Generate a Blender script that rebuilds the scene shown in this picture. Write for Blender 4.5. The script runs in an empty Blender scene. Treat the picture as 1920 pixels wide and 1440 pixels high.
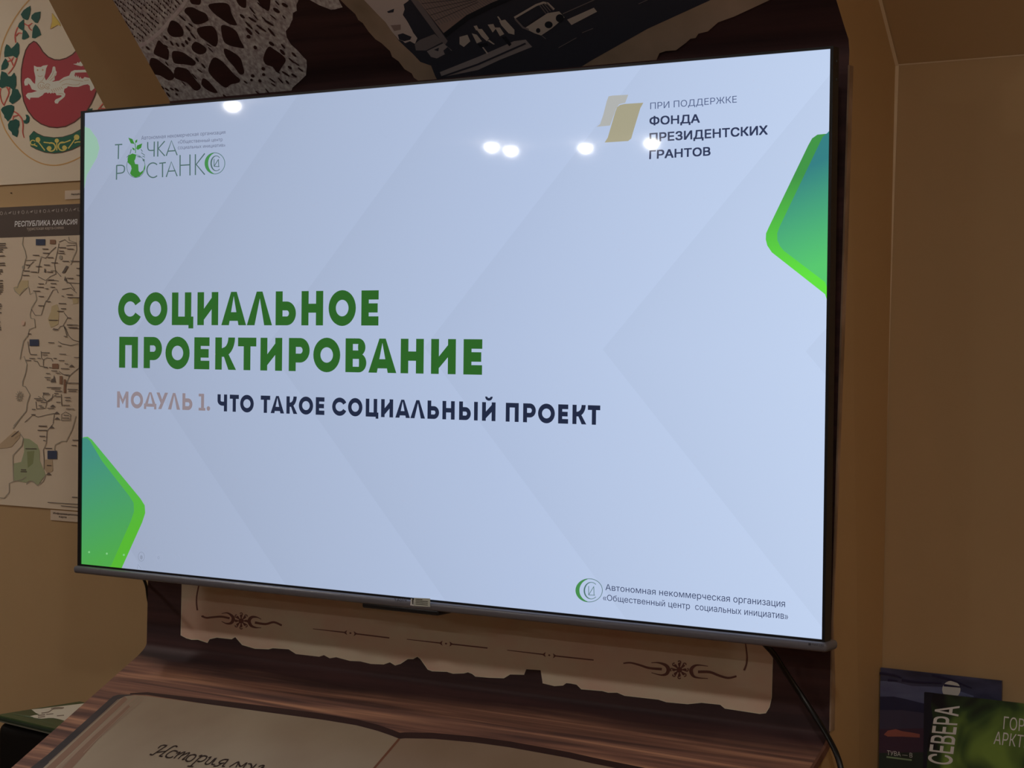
import bpy, bmesh, math, random
from mathutils import Vector, Matrix, geometry

# ------------------------------------------------------------------ camera
# origin = centre of the television screen, x right, y into the wall, z up
W, H, F = 1920.0, 1440.0, 3491.3866
CAM = Vector((1.75245767, -2.35573344, -0.0138660713))
rv = Vector((1.35949459e-02, 5.82171344e-01, 1.60906956e-02))
BASE = Matrix(((1, 0, 0), (0, 0, -1), (0, 1, 0)))
RC = Matrix.Rotation(rv.length, 3, rv.normalized()) @ BASE      # rows: camera right, down, forward
scene = bpy.context.scene
cd = bpy.data.cameras.new('camera'); cam = bpy.data.objects.new('camera', cd)
scene.collection.objects.link(cam); scene.camera = cam
cd.sensor_fit = 'HORIZONTAL'; cd.sensor_width = 36.0; cd.lens = 36.0 * F / W; cd.clip_start = 0.01
m = Matrix.Identity(4)
for i in range(3):
    m[i][0] = RC[0][i]; m[i][1] = -RC[1][i]; m[i][2] = -RC[2][i]; m[i][3] = CAM[i]
cam.matrix_world = m

# ------------------------------------------------------------------ world, exposure
wd = bpy.data.worlds.new('world'); scene.world = wd; wd.use_nodes = True
wd.node_tree.nodes['Background'].inputs[0].default_value = (0.9, 0.75, 0.6, 1)
wd.node_tree.nodes['Background'].inputs[1].default_value = 0.02
vs = scene.view_settings
vs.view_transform = 'Standard'; vs.look = 'None'; vs.gamma = 1.0; vs.use_curve_mapping = False
vs.exposure = 0.0
LAMP_COL = (1.0, 0.93, 0.85)
LAMP_FAR = 260.0      # radiance of the far ceiling lamps
LAMP_NEAR = 105.0      # radiance of the added near lamps, out of view, that brighten the room

# ------------------------------------------------------------------ helpers
COL = scene.collection
def lin(c):
    out = []
    for v in c[:3]:
        v = v / 255.0
        out.append(v / 12.92 if v <= 0.04045 else ((v + 0.055) / 1.055) ** 2.4)
    return out
MATS = {}
TINT = (1.0, 0.9, 0.78)           # warm cast of the room's light, taken out of colours read off the photograph
def alb(rgb, k): return [min(.9, v / k / (t if k < .99 else 1)) for v, t in zip(lin(rgb), TINT)]
def mat(name, rgb, k=1.0, rough=0.6, spec=0.3):
    """paint or print: rgb as seen (0-255), k = how much light falls there"""
    if name in MATS: return MATS[name]
    c = alb(rgb, k)
    mt = bpy.data.materials.new(name); mt.use_nodes = True
    b = mt.node_tree.nodes['Principled BSDF']
    b.inputs['Base Color'].default_value = (*c, 1); b.inputs['Roughness'].default_value = rough
    b.inputs['Specular IOR Level'].default_value = spec
    MATS[name] = mt; return mt
def nodes(mt): return mt.node_tree.nodes, mt.node_tree.links, mt.node_tree.nodes['Principled BSDF']
def noisy(name, c1, c2, k=1.0, scale=(5, 5, 5), rough=0.7, bump=0.0, bscale=60, detail=6, lo=0.3, hi=0.7, spec=0.3, c3=None):
    if name in MATS: return MATS[name]
    mt = mat(name, c1, k, rough, spec); n, l, b = nodes(mt)
    tc = n.new('ShaderNodeTexCoord'); mp = n.new('ShaderNodeMapping'); mp.inputs['Scale'].default_value = scale
    nz = n.new('ShaderNodeTexNoise'); nz.inputs['Scale'].default_value = 1.0; nz.inputs['Detail'].default_value = detail
    rp = n.new('ShaderNodeValToRGB'); rp.color_ramp.elements[0].position = lo; rp.color_ramp.elements[1].position = hi
    rp.color_ramp.elements[0].color = (*alb(c1, k), 1)
    rp.color_ramp.elements[1].color = (*alb(c2, k), 1)
    if c3:
        e = rp.color_ramp.elements.new((lo + hi) / 2); e.color = (*alb(c3, k), 1)
    l.new(tc.outputs['Object'], mp.inputs[0]); l.new(mp.outputs[0], nz.inputs['Vector'])
    l.new(nz.outputs['Fac'], rp.inputs[0]); l.new(rp.outputs[0], b.inputs['Base Color'])
    if bump:
        n2 = n.new('ShaderNodeTexNoise'); n2.inputs['Scale'].default_value = bscale; n2.inputs['Detail'].default_value = 4
        bp = n.new('ShaderNodeBump'); bp.inputs['Strength'].default_value = bump; bp.inputs['Distance'].default_value = 0.002
        l.new(tc.outputs['Object'], n2.inputs['Vector']); l.new(n2.outputs['Fac'], bp.inputs['Height']); l.new(bp.outputs[0], b.inputs['Normal'])
    return mt
SCR_ROUGH = 0.03
def glow(name, rgb, strength=1.0):
    """a colour shown by the lit screen, under its glossy surface"""
    if name in MATS: return MATS[name]
    mt = mat(name, (4, 4, 5), 1.0, SCR_ROUGH, 0.5); n, l, b = nodes(mt)
    b.inputs['Emission Color'].default_value = (*lin(rgb), 1); b.inputs['Emission Strength'].default_value = strength
    return mt
def glow_ramp(name, c1, c2, p1, p2):
    """screen colour running from c1 at point p1 to c2 at point p2 (x, z on the screen)"""
    mt = glow(name, c1); n, l, b = nodes(mt)
    tc = n.new('ShaderNodeTexCoord'); d = Vector((p2[0] - p1[0], 0, p2[1] - p1[1])); q = d.length_squared
    sub = n.new('ShaderNodeVectorMath'); sub.operation = 'SUBTRACT'; sub.inputs[1].default_value = (p1[0], 0, p1[1])
    dot = n.new('ShaderNodeVectorMath'); dot.operation = 'DOT_PRODUCT'; dot.inputs[1].default_value = d / q
    rp = n.new('ShaderNodeValToRGB')
    rp.color_ramp.elements[0].color = (*lin(c1), 1); rp.color_ramp.elements[1].color = (*lin(c2), 1)
    l.new(tc.outputs['Object'], sub.inputs[0]); l.new(sub.outputs[0], dot.inputs[0]); l.new(dot.outputs['Value'], rp.inputs[0])
    l.new(rp.outputs[0], b.inputs['Emission Color'])
    return mt

def link(name, me, parent=None, mats=()):
    o = bpy.data.objects.new(name, me); COL.objects.link(o)
    for mm in mats: me.materials.append(mm)
    if parent:
        o.parent = parent; o.matrix_parent_inverse = parent.matrix_world.inverted()
    return o
def tag(o, label, cat, group=None):
    o['label'] = label; o['category'] = cat
    if group: o['group'] = group
    return o
def thing(name, label, cat, loc, group=None):
    o = bpy.data.objects.new(name, None); COL.objects.link(o); o.location = loc; o.empty_display_size = 0.05
    o.matrix_world = Matrix.Translation(Vector(loc))
    return tag(o, label, cat, group)
def struct(o): o['kind'] = 'structure'; return o
def box(name, a, b, mt, parent=None, bevel=0.0, seg=3):
    bm = bmesh.new()
    bmesh.ops.create_cube(bm, size=1.0)
    for v in bm.verts:
        v.co = Vector([(a[i] + b[i]) / 2 + v.co[i] * (b[i] - a[i]) for i in range(3)])
    if bevel: bmesh.ops.bevel(bm, geom=bm.edges[:], offset=bevel, segments=seg, profile=0.5, affect='EDGES')
    me = bpy.data.meshes.new(name); bm.to_mesh(me); bm.free()
    if bevel: me.shade_smooth()
    return link(name, me, parent, [mt])
def mesh(name, verts, faces, mt, parent=None):
    me = bpy.data.meshes.new(name); me.from_pydata(verts, [], faces); me.update()
    return link(name, me, parent, [mt])
def tube(name, pts, r, mt, parent=None, seg=8):
    cu = bpy.data.curves.new(name, 'CURVE'); cu.dimensions = '3D'
    s = cu.splines.new('NURBS'); s.points.add(len(pts) - 1)
    for q, p in zip(s.points, pts): q.co = (*p, 1)
    s.use_endpoint_u = True; s.order_u = 4; s.resolution_u = 6
    cu.bevel_depth = r; cu.bevel_resolution = 3; cu.use_fill_caps = True
    t = bpy.data.objects.new('tmp', cu); COL.objects.link(t)
    bpy.context.view_layer.update()
    me = bpy.data.meshes.new_from_object(t.evaluated_get(bpy.context.evaluated_depsgraph_get()))
    bpy.data.objects.remove(t); me.materials.clear(); me.shade_smooth()
    return link(name, me, parent, [mt])
def lathe(name, prof, mt, parent=None, seg=32):
    verts, faces = [], []
    for r, z in prof:
        for i in range(seg):
            a = 2 * math.pi * i / seg; verts.append((r * math.cos(a), r * math.sin(a), z))
    for j in range(len(prof) - 1):
        for i in range(seg):
            faces.append((j * seg + i, j * seg + (i + 1) % seg, (j + 1) * seg + (i + 1) % seg, (j + 1) * seg + i))
    faces.append(tuple(range(seg - 1, -1, -1))); faces.append(tuple((len(prof) - 1) * seg + i for i in range(seg)))
    me = bpy.data.meshes.new(name); me.from_pydata(verts, [], faces); me.shade_smooth()
    return link(name, me, parent, [mt])

# a point of the photograph carried onto a real plane of the place (for flat prints)
def ray(u, v):
    c = Vector(((u - W / 2) / F, (v - H / 2) / F, 1.0)); return RC.transposed() @ c
class Plane:
    def __init__(s, p, n): s.p = Vector(p); s.n = Vector(n).normalized()
    def at(s, u, v, off=0.0):
        d = ray(u, v); t = (s.p - CAM).dot(s.n) / d.dot(s.n)
        return CAM + d * t + s.n * off
def Y(y): return Plane((0, y, 0), (0, -1, 0))
def onx(u, v, x): d = ray(u, v); return CAM + d * ((x - CAM.x) / d.x)

_gl = {}
def glyphs(txt):
    """outline of a line of type in the built-in font, filled by winding number: (points, triangles)"""
    if txt in _gl: return _gl[txt]
    cu = bpy.data.curves.new('t', 'FONT'); cu.body = txt; cu.fill_mode = 'NONE'; cu.resolution_u = 3
    t = bpy.data.objects.new('t', cu); COL.objects.link(t); bpy.context.view_layer.update()
    me = bpy.data.meshes.new_from_object(t.evaluated_get(bpy.context.evaluated_depsgraph_get()))
    co = [(v.co.x, v.co.y) for v in me.vertices]; nxt = {}
    for e in me.edges: nxt.setdefault(e.vertices[0], []).append(e.vertices[1]); nxt.setdefault(e.vertices[1], []).append(e.vertices[0])
    bpy.data.objects.remove(t); bpy.data.meshes.remove(me); bpy.data.curves.remove(cu)
    loops, seen = [], set()
    for v in range(len(co)):
        if v in seen or v not in nxt: continue
        comp, st = [], [v]
        while st:
            q = st.pop()
            if q in seen: continue
            seen.add(q); comp.append(q); st += nxt[q]
        comp.sort(); loops.append([co[q] for q in comp])        # a spline's points come in order
    loops.sort(key=lambda l: min(p[0] for p in l)); cl = []
    for l in loops:
        a, b = min(p[0] for p in l), max(p[0] for p in l)
        if cl and a <= cl[-1][1] + 1e-5: cl[-1][0].append(l); cl[-1][1] = max(cl[-1][1], b)
        else: cl.append([[l], b])
    V, T = [], []
    for ls, _ in cl:
        pts, eds = [], []
        for l in ls:
            o = len(pts); pts += [Vector(p) for p in l]; eds += [(o + i, o + (i + 1) % len(l)) for i in range(len(l))]
        r = geometry.delaunay_2d_cdt(pts, eds, [], 0, 1e-6)
        o = len(V); V += [(p.x, p.y) for p in r[0]]
        for f in r[2]:
            cx = sum(r[0][i].x for i in f) / len(f); cy = sum(r[0][i].y for i in f) / len(f); wn = 0
            for l in ls:
                for i in range(len(l)):
                    (x0, y0), (x1, y1) = l[i - 1], l[i]
                    if (y0 <= cy) != (y1 <= cy):
                        side = (x1 - x0) * (cy - y0) - (cx - x0) * (y1 - y0)
                        if y1 > y0 and side > 0: wn += 1
                        elif y1 <= y0 and side < 0: wn -= 1
            if wn: T.append(tuple(o + i for i in f))
    _gl[txt] = (V, T); return _gl[txt]

class Art:
    """flat print on a plane: shapes of several colours in one mesh"""
    STEP = 0.00022
    def __init__(s, plane, base=0.0004, tr=None):
        s.pl = plane; s.v = []; s.f = []; s.m = []; s.mats = []; s.z = base; s.tr = tr or (lambda x, y: (x, y))
    def mi(s, mt):
        if mt not in s.mats: s.mats.append(mt)
        return s.mats.index(mt)
    def up(s): s.z += s.STEP
    def crop(s, ox, oy, sc): s.tr = lambda x, y: (ox + x / sc, oy + y / sc); return s
    xlim = None                                   # the print stops at the panel's edge
    def P(s, x, y):
        q = s.pl.at(*s.tr(x, y), off=s.z)
        if s.xlim: q.x = min(s.xlim[1], max(s.xlim[0], q.x))
        return q
    def add(s, pts, faces, mt):
        o = len(s.v); s.v += pts; k = s.mi(mt); s.z += 4e-6
        for f in faces: s.f.append(tuple(o + i for i in f)); s.m.append(k)
    def poly(s, pts, mt): s.add([s.P(*p) for p in pts], [tuple(range(len(pts)))], mt)
    def line(s, pts, w, mt, w2=None, closed=False):
        n = len(pts); ws = w if isinstance(w, (list, tuple)) else [w + ((w2 if w2 is not None else w) - w) * i / max(1, n - 1) for i in range(n)]
        L, R = [], []
        for i in range(n):
            a = pts[(i - 1) % n] if closed or i else pts[i]; b = pts[(i + 1) % n] if closed or i < n - 1 else pts[i]
            dx, dy = b[0] - a[0], b[1] - a[1]; q = math.hypot(dx, dy) or 1
            nx, ny = -dy / q * ws[i] / 2, dx / q * ws[i] / 2
            L.append(s.P(pts[i][0] + nx, pts[i][1] + ny)); R.append(s.P(pts[i][0] - nx, pts[i][1] - ny))
        fs = [(i, (i + 1) % n, n + (i + 1) % n, n + i) for i in range(n if closed else n - 1)]
        s.add(L + R, fs, mt)
    def nib(s, pts, mt, w=14, ang=-35):
        nx, ny = math.cos(math.radians(ang)) * w / 2, math.sin(math.radians(ang)) * w / 2
        pts = smooth(pts)
        L = [s.P(x + nx, y + ny) for x, y in pts]; R = [s.P(x - nx, y - ny) for x, y in pts]; n = len(pts)
        s.add(L + R, [(i, i + 1, n + i + 1, n + i) for i in range(n - 1)], mt)
        s.line(pts, w * 0.42, mt)
    def disc(s, cx, cy, rx, ry, mt, n=20): s.poly([(cx + rx * math.cos(2 * math.pi * i / n), cy + ry * math.sin(2 * math.pi * i / n)) for i in range(n)], mt)
    def arc(s, cx, cy, rx, ry, a0, a1, w, mt, n=24, wf=None):
        pts = []; ws = []
        for i in range(n + 1):
            a = math.radians(a0 + (a1 - a0) * i / n); pts.append((cx + rx * math.cos(a), cy + ry * math.sin(a))); ws.append(wf(a) if wf else w)
        s.line(pts, ws, mt)
    def text(s, txt, bl, br, tl, tr, mt, bold=0.0):
        """text whose baseline runs bl-br and whose capitals reach tl-tr"""
        vs_, fs = glyphs(txt); cap = max(y for x, y in glyphs('Н')[0])
        x0 = min(x for x, y in vs_); x1 = max(x for x, y in vs_); out = []
        sh = [(0, 0)] if bold <= 0 else [(a * bold, b * bold) for a in (-1, 0, 1) for b in (-1, 1)]
        for ox, oy in sh:
            out = []
            for x, y in vs_:
                u = (x + ox - x0) / (x1 - x0); v = (y + oy) / cap
                ax = bl[0] + (br[0] - bl[0]) * u; ay = bl[1] + (br[1] - bl[1]) * u
                bx = tl[0] + (tr[0] - tl[0]) * u; by = tl[1] + (tr[1] - tl[1]) * u
                out.append(s.P(ax + (bx - ax) * v, ay + (by - ay) * v))
            s.add(out, fs, mt)
    def build(s, name, parent=None):
        me = bpy.data.meshes.new(name)
        o0 = Vector((0, 0, 0))
        me.from_pydata([tuple(p) for p in s.v], [], s.f)
        for mm in s.mats: me.materials.append(mm)
        me.polygons.foreach_set('material_index', s.m); me.update()
        o = bpy.data.objects.new(name, me); COL.objects.link(o)
        if parent: o.parent = parent; o.matrix_parent_inverse = world_of(parent).inverted()
        return o
def world_of(o):
    mw = o.matrix_basis.copy()
    if o.parent: mw = world_of(o.parent) @ o.matrix_parent_inverse @ mw
    return mw
def smooth(pts, k=4):
    out = []; n = len(pts)
    for i in range(n - 1):
        p0, p1, p2, p3 = pts[max(0, i - 1)], pts[i], pts[i + 1], pts[min(n - 1, i + 2)]
        for j in range(k):
            t = j / k
            out.append(tuple(0.5 * (2 * p1[a] + (p2[a] - p0[a]) * t + (2 * p0[a] - 5 * p1[a] + 4 * p2[a] - p3[a]) * t * t
                       + (3 * p1[a] - p0[a] - 3 * p2[a] + p3[a]) * t ** 3) for a in (0, 1)))
    return out + [pts[-1]]
def closed_smooth(pts, k=4):
    n = len(pts); q = pts[-2:] + pts + pts[:2]; s = smooth(q, k)
    return s[2 * k:(n + 2) * k]

# ------------------------------------------------------------------ room shell
FLOOR, CEIL, WALL, LWALL = -1.5, 1.04, 0.305, 0.335
STEPX = -0.95                                  # where the left wall steps back and the sloped ceiling ends
m_wall = noisy('beige_wall_paint', (192, 160, 118), (203, 172, 130), 1.0, (1.6, 1.6, 1.6), 0.75, 0.25, 45, spec=0.2)
m_slope = noisy('slope_paint', (192, 160, 118), (203, 172, 130), 1.0, (1.6, 1.6, 1.6), 0.8, 0.25, 45, spec=0.2)
m_ceil = noisy('ceiling_paint', (205, 195, 180), (215, 206, 192), 1.0, (1, 1, 1), 0.85)
m_floor = noisy('floor_laminate', (96, 66, 42), (134, 96, 62), 1.0, (1.0, 14, 1), 0.5, spec=0.4)
RX, LX, FY = 3.2, -6.0, -8.2
struct(box('floor', (LX, FY, FLOOR - .1), (RX, LWALL + .12, FLOOR), m_floor))
struct(box('ceiling', (LX, FY, CEIL), (RX, LWALL + .12, CEIL + .1), m_ceil))
struct(box('wall_back', (STEPX, WALL, FLOOR), (RX, LWALL + .12, CEIL), m_wall))
struct(box('wall_back_left', (LX, LWALL, FLOOR), (STEPX, LWALL + .12, CEIL), m_wall))
struct(box('wall_front', (LX, FY - .12, FLOOR), (RX, FY, CEIL), m_wall))
struct(box('wall_left', (LX - .12, FY, FLOOR), (LX, LWALL + .12, CEIL), m_wall))
struct(box('wall_right', (RX, FY, FLOOR), (RX + .12, LWALL + .12, CEIL), m_wall))
# sloped ceiling that leans forward above the back wall
SZ = 0.424; SK = 0.79
sy = WALL - SK * (CEIL - SZ)
prof = [(WALL, SZ), (sy, CEIL), (WALL, CEIL)]
vv = [(x, y, z) for x in (STEPX, RX) for y, z in prof]
struct(mesh('ceiling_slope', vv, [(0, 1, 4, 3), (0, 2, 1), (3, 4, 5), (1, 2, 5, 4), (0, 3, 5, 2)], m_slope))

# ------------------------------------------------------------------ ceiling lamps (far ones mirrored in the screen, near ones added for light)
m_ring = mat('lamp_ring', (200, 200, 198), 1, 0.4)
def lamp_mat(name, L):
    mt = mat(name, (240, 240, 240)); n, l, b = nodes(mt)
    b.inputs['Emission Color'].default_value = (*LAMP_COL, 1); b.inputs['Emission Strength'].default_value = L
    return mt
m_far = lamp_mat('lamp_glow', LAMP_FAR)
def ceiling_lamp(x, y, mt, label, r=0.052):
    t = thing('ceiling_lamp', label, 'lamp', (x, y, CEIL), 'round ceiling lamps')
    a = lathe('lamp_ring', [(r * 1.25, 0), (r * 1.25, -.012), (r * 1.05, -.018), (r * 1.0, -.004)], m_ring); a.parent = t
    pr = [(r * math.cos(math.radians(q)), -.006 - .036 * math.sin(math.radians(q))) for q in range(0, 91, 15)]
    pr[-1] = (0.0005, pr[-1][1])
    b = lathe('lamp_dome', pr, mt); b.parent = t
    return t
far_spots = []
for u, v in [(436, 198), (922, 275), (958, 282), (1098, 277), (1222, 268)]:     # where the screen mirrors them
    d = ray(u, v); p = CAM + d * (-CAM.y / d.y); r = Vector((d.x, -d.y, d.z)); t = (CEIL - .022 - p.z) / r.z
    far_spots.append((p.x + r.x * t, p.y + r.y * t))
for (x, y), lab in zip(far_spots,
        ['lamp mirrored at the top edge of the television screen', 'left lamp of the close pair mirrored in the screen',
         'right lamp of the close pair mirrored in the screen', 'lamp mirrored left of the gold ribbon mark on screen',
         'lamp mirrored over the heading of the grant fund on screen']):
    ceiling_lamp(x, y, m_far, lab, 0.028)
for x, y, g, lab in [(-1.8, -.6, 1.05, 'added unseen ceiling lamp in front of the posters, left of the television'), (-1.2, -1.9, 1.0, 'added unseen ceiling lamp between the posters and the viewer'),
                     (1.5, -1.9, 1.75, 'added unseen ceiling lamp beside the viewer, nearest to the camera'), (2.7, -.9, .75, 'added unseen ceiling lamp near the right wall'),
                     (1.9, -4.0, 1.0, 'added unseen ceiling lamp behind the viewer, near the right wall'), (-.5, -4.0, 1.0, 'added unseen ceiling lamp behind the viewer, mid room')]:
    ceiling_lamp(x, y, lamp_mat('lamp_glow_%d' % (g * 100), LAMP_NEAR * g), lab, 0.075)  # added lamps out of view, placed to brighten walls and prints

# ------------------------------------------------------------------ display stand: curved panel with a printed film
stand = thing('display_stand', 'tall brown display stand with curved printed panel behind the television', 'display stand', (0, 0.1, FLOOR))
D = 0.13
def film_l(z): t = min(1, max(0, (z + .45) / .89)); return -.681 + .05 * t
def film_r(z): t = min(1, max(0, (z + .45) / .89)); return .671 + .015 * t
BZ = -.556; DZ, DK = -.566, .511              # the desk plane: height at the upright and slope
front = [(-.40, 1.02), (D - .9 * .02, .45), (D - .004, .436), (D, .42), (D, .2), (D, 0), (D, -.2), (D, -.4), (D, BZ)]
# cove at the bottom, from the upright into the sloping desk
c0, c1, c2 = (D, BZ), (D, DZ), (.10, DZ - DK * (D - .10))
for i in range(1, 9):
    t = i / 8; front.append(tuple((1 - t) ** 2 * c0[a] + 2 * t * (1 - t) * c1[a] + t * t * c2[a] for a in (0, 1)))
SL = Vector((0, -1, -DK)).normalized()
front += [(c2[0] + SL.y * s, c2[1] + SL.z * s) for s in (.1, .2, .3, .4, .5)]
front[0] = (D - .9 * (1.02 - .43), 1.02)
front[1] = (D - .9 * .022, .452)
fl = front[-1]; front += [(fl[0], fl[1] - .03), (fl[0] + .02, fl[1] - .05), (fl[0] + .05, FLOOR)]
m_wood = noisy('printed_dark_wood', (26, 16, 16), (44, 27, 25), 0.22, (1.5, 34, 34), 0.52, lo=0.36, hi=0.72, detail=8, spec=0.3)
n, l, b = nodes(m_wood)
old = b.inputs['Base Color'].links[0].from_socket; tc = n.new('ShaderNodeTexCoord')
mp = n.new('ShaderNodeMapping'); mp.inputs['Scale'].default_value = (2.2, 70, 70)
nz = n.new('ShaderNodeTexNoise'); nz.inputs['Scale'].default_value = 1; nz.inputs['Detail'].default_value = 9; nz.inputs['Distortion'].default_value = .6
rp = n.new('ShaderNodeValToRGB'); e = rp.color_ramp.elements
e[0].position = .36; e[0].color = (*alb((44, 29, 25), .165), 1); e[1].position = .74; e[1].color = (*alb((100, 70, 51), .165), 1)
q = e.new(.52); q.color = (*alb((67, 44, 34), .165), 1)
l.new(tc.outputs['Object'], mp.inputs[0]); l.new(mp.outputs[0], nz.inputs['Vector']); l.new(nz.outputs['Fac'], rp.inputs[0])
sx = n.new('ShaderNodeSeparateXYZ'); l.new(tc.outputs['Object'], sx.inputs[0])
w1 = n.new('ShaderNodeTexNoise'); w1.inputs['Scale'].default_value = 3.0; w1.inputs['Detail'].default_value = 3; l.new(tc.outputs['Object'], w1.inputs['Vector'])
ma = n.new('ShaderNodeMath'); ma.operation = 'MULTIPLY_ADD'; l.new(w1.outputs['Fac'], ma.inputs[0]); ma.inputs[1].default_value = .03; l.new(sx.outputs[2], ma.inputs[2])
mr = n.new('ShaderNodeMapRange'); l.new(ma.outputs[0], mr.inputs[0]); mr.inputs[1].default_value = -.558; mr.inputs[2].default_value = -.572
mx = n.new('ShaderNodeMix'); mx.data_type = 'RGBA'; l.new(mr.outputs[0], mx.inputs[0]); l.new(old, mx.inputs[6]); l.new(rp.outputs[0], mx.inputs[7]); l.new(mx.outputs[2], b.inputs['Base Color'])
NX = 12
vv, ff = [], []
for y, z in front:
    for i in range(NX + 1):
        t = i / NX; vv.append((film_l(z) + (film_r(z) - film_l(z)) * t, y, z))
for j in range(len(front) - 1):
    for i in range(NX):
        a = j * (NX + 1) + i; ff.append((a, a + 1, a + NX + 2, a + NX + 1))
panel = mesh('printed_panel', vv, ff, m_wood, stand); panel.data.shade_smooth()
panel['label'] = 'dark wood print curving from the desk up to the sloped canopy'
# the two painted cheeks and the back edge follow the same profile
m_cheek = noisy('cheek_paint', (192, 158, 112), (203, 170, 124), 1.0, (2, 2, 2), 0.75, 0.2, 45, spec=0.2)
def cheek(fx, sgn):
    back = [(WALL - .002, FLOOR), (WALL - .002, SZ), (WALL - .002 - SK * (1.02 - SZ), 1.02)]
    n = len(front); vv, ff = [], []
    for dx in (0.0, .012):
        for y, z in front: vv.append((fx(z) - sgn * dx, y + .0008, z))
        for y, z in back: vv.append((fx(z) - sgn * dx, y, z))
    N = n + 3
    # strips from front profile to the matching point of the back
    ff.append(tuple(range(N))); ff.append(tuple(N + i for i in range(N - 1, -1, -1)))
    for i in range(N): ff.append((i, (i + 1) % N, N + (i + 1) % N, N + i))
    return mesh('side_panel', vv, ff, m_cheek, stand)
cheek(film_l, -1); cr = cheek(film_r, 1); cr['label'] = 'beige painted side of the stand'
# worn pale edge of the film along the right corner
m_edge = noisy('worn_edge', (150, 122, 96), (110, 84, 60), 0.6, (30, 30, 14), 0.8)
vv = []; pts = [(D, .40), (D, .2), (D, 0), (D, -.2), (D, -.4), (D, -.555)]
for j, (y, z) in enumerate(pts):
    vv += [(film_r(z) - .001, y - .0006, z), (film_r(z) + .0016, y - .0006, z), (film_r(z) + .0016, y + .013, z)]
ff = []
for j in range(len(pts) - 1):
    for q in (0, 1): ff.append((3 * j + q, 3 * j + q + 1, 3 * j + q + 4, 3 * j + q + 3))
mesh('edge_strip', vv, ff, m_edge, stand)
vv = []; pts = [p for p in front[10:] if p[1] > -.93]
for y, z in pts:
    vv += [(film_r(z) - .002, y - .0012, z + .0012), (film_r(z) + .0022, y - .0008, z + .0008), (film_r(z) + .0022, y + .006, z - .008)]
ff = []
for j in range(len(pts) - 1):
    for q in (0, 1): ff.append((3 * j + q, 3 * j + q + 1, 3 * j + q + 4, 3 * j + q + 3))
mesh('edge_strip', vv, ff, mat('film_edge_brown', (92, 60, 46), .5), stand)

# ---- prints on the canopy (sloped): lace and old photograph
PC = Plane((0, D - .9 * .022, .452), (0, -1, -.9))
m_lace = noisy('lace_thread', (72, 62, 60), (158, 146, 141), 0.155, (150, 60, 150), 0.7, detail=3, lo=.3, hi=.7)
m_lace2 = noisy('lace_band', (138, 124, 120), (152, 138, 132), 0.32, (60, 60, 60), 0.7)
m_hole = noisy('lace_gap', (30, 18, 17), (44, 24, 22), 0.30, (3, 30, 30), 0.5)
A = Art(PC); A.xlim = (-.6305, .6855)
A.poly([(120, -170), (206, 0), (229, 50), (248, 87), (280, 135), (314, 187), (330, 215), (430, 212), (542, 182), (548.8, 164), (562.8, 151.6), (573.8, 141), (575.5, 125),
        (575, 112.5), (567.5, 105), (558, 94), (545.6, 83), (537.8, 70), (536, 58), (542.5, 50), (548.8, 36), (549.5, 24), (556.6, 20), (555.8, 9.4), (559.7, 0), (566, -30), (560, -60), (585, -100), (600, -170)], m_lace)
A.crop(380, 0, 6.4).poly([(1200, -60), (1290, 0), (1400, 60), (1540, 115), (1590, 110), (1680, 85), (1650, 30), (1600, -60)], m_lace)
A.up()
A.crop(200, 0, 7.58)
A.line(smooth([(440, 668), (600, 580), (780, 430), (900, 290), (990, 190), (1090, 70), (1150, -40)]), 52, m_lace2)
big = [[(920, 290), (1000, 310), (1060, 370), (1095, 440), (1080, 510), (1000, 525), (920, 510), (865, 440), (880, 370)],
       [(740, 570), (800, 620), (880, 700), (885, 790), (870, 850), (790, 820), (700, 780), (670, 740), (700, 650)],
       [(640, 820), (720, 840), (800, 900), (880, 960), (960, 1060), (950, 1120), (880, 1140), (760, 1070), (640, 1050), (610, 990), (610, 880)],
       [(960, 720), (1080, 740), (1160, 790), (1230, 840), (1270, 890), (1230, 930), (1100, 910), (980, 900), (940, 850), (930, 760)],
       [(980, 960), (1080, 960), (1160, 990), (1220, 1070), (1290, 1160), (1340, 1220), (1320, 1270), (1250, 1280), (1150, 1180), (1050, 1140), (960, 1090)],
       [(1260, 590), (1340, 620), (1420, 690), (1400, 750), (1320, 770), (1230, 720), (1210, 650)],
       [(1130, 110), (1220, 100), (1320, 150), (1410, 190), (1450, 270), (1430, 300), (1330, 340), (1240, 330), (1170, 230), (1110, 170)],
       [(1370, 1110), (1450, 1150), (1516, 1240), (1516, 1290), (1420, 1230), (1350, 1200)],
       [(1190, -30), (1330, -30), (1330, 60), (1250, 60), (1200, 40)]]
for b in big: A.poly(closed_smooth(b, 3), m_hole)
A.poly([(440, 770), (510, 775), (560, 880), (600, 980), (612, 1030), (590, 1020)], m_hole)
A.crop(0, 0, 1).poly(closed_smooth([(370, 53), (390, 48), (400, 50), (407, 60), (409, 75), (406, 86), (400, 86), (389, 78), (375, 68)], 3), m_hole)
A.crop(380, 0, 6.4)
big2 = [[(110, 40), (250, 30), (320, 60), (350, 160), (400, 260), (410, 300), (330, 290), (220, 220), (130, 150), (70, 70)],
        [(230, 300), (330, 320), (410, 380), (450, 470), (500, 570), (440, 570), (330, 545), (260, 500), (230, 400)],
        [(260, 580), (360, 620), (450, 690), (480, 770), (500, 870), (450, 890), (380, 800), (280, 680)],
        [(130, 690), (220, 720), (310, 810), (380, 890), (450, 950), (430, 990), (340, 1010), (280, 1050), (200, 1000), (100, 900), (70, 820)],
        [(790, 560), (860, 590), (960, 660), (1000, 720), (960, 790), (900, 870), (840, 800), (760, 770), (730, 690)],
        [(0, 940), (60, 960), (150, 1060), (180, 1110), (100, 1100), (0, 1030)],
        [(650, -40), (800, -40), (810, 60), (790, 130), (720, 80)], [(400, -40), (510, -40), (520, 90), (440, 60)]]
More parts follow.
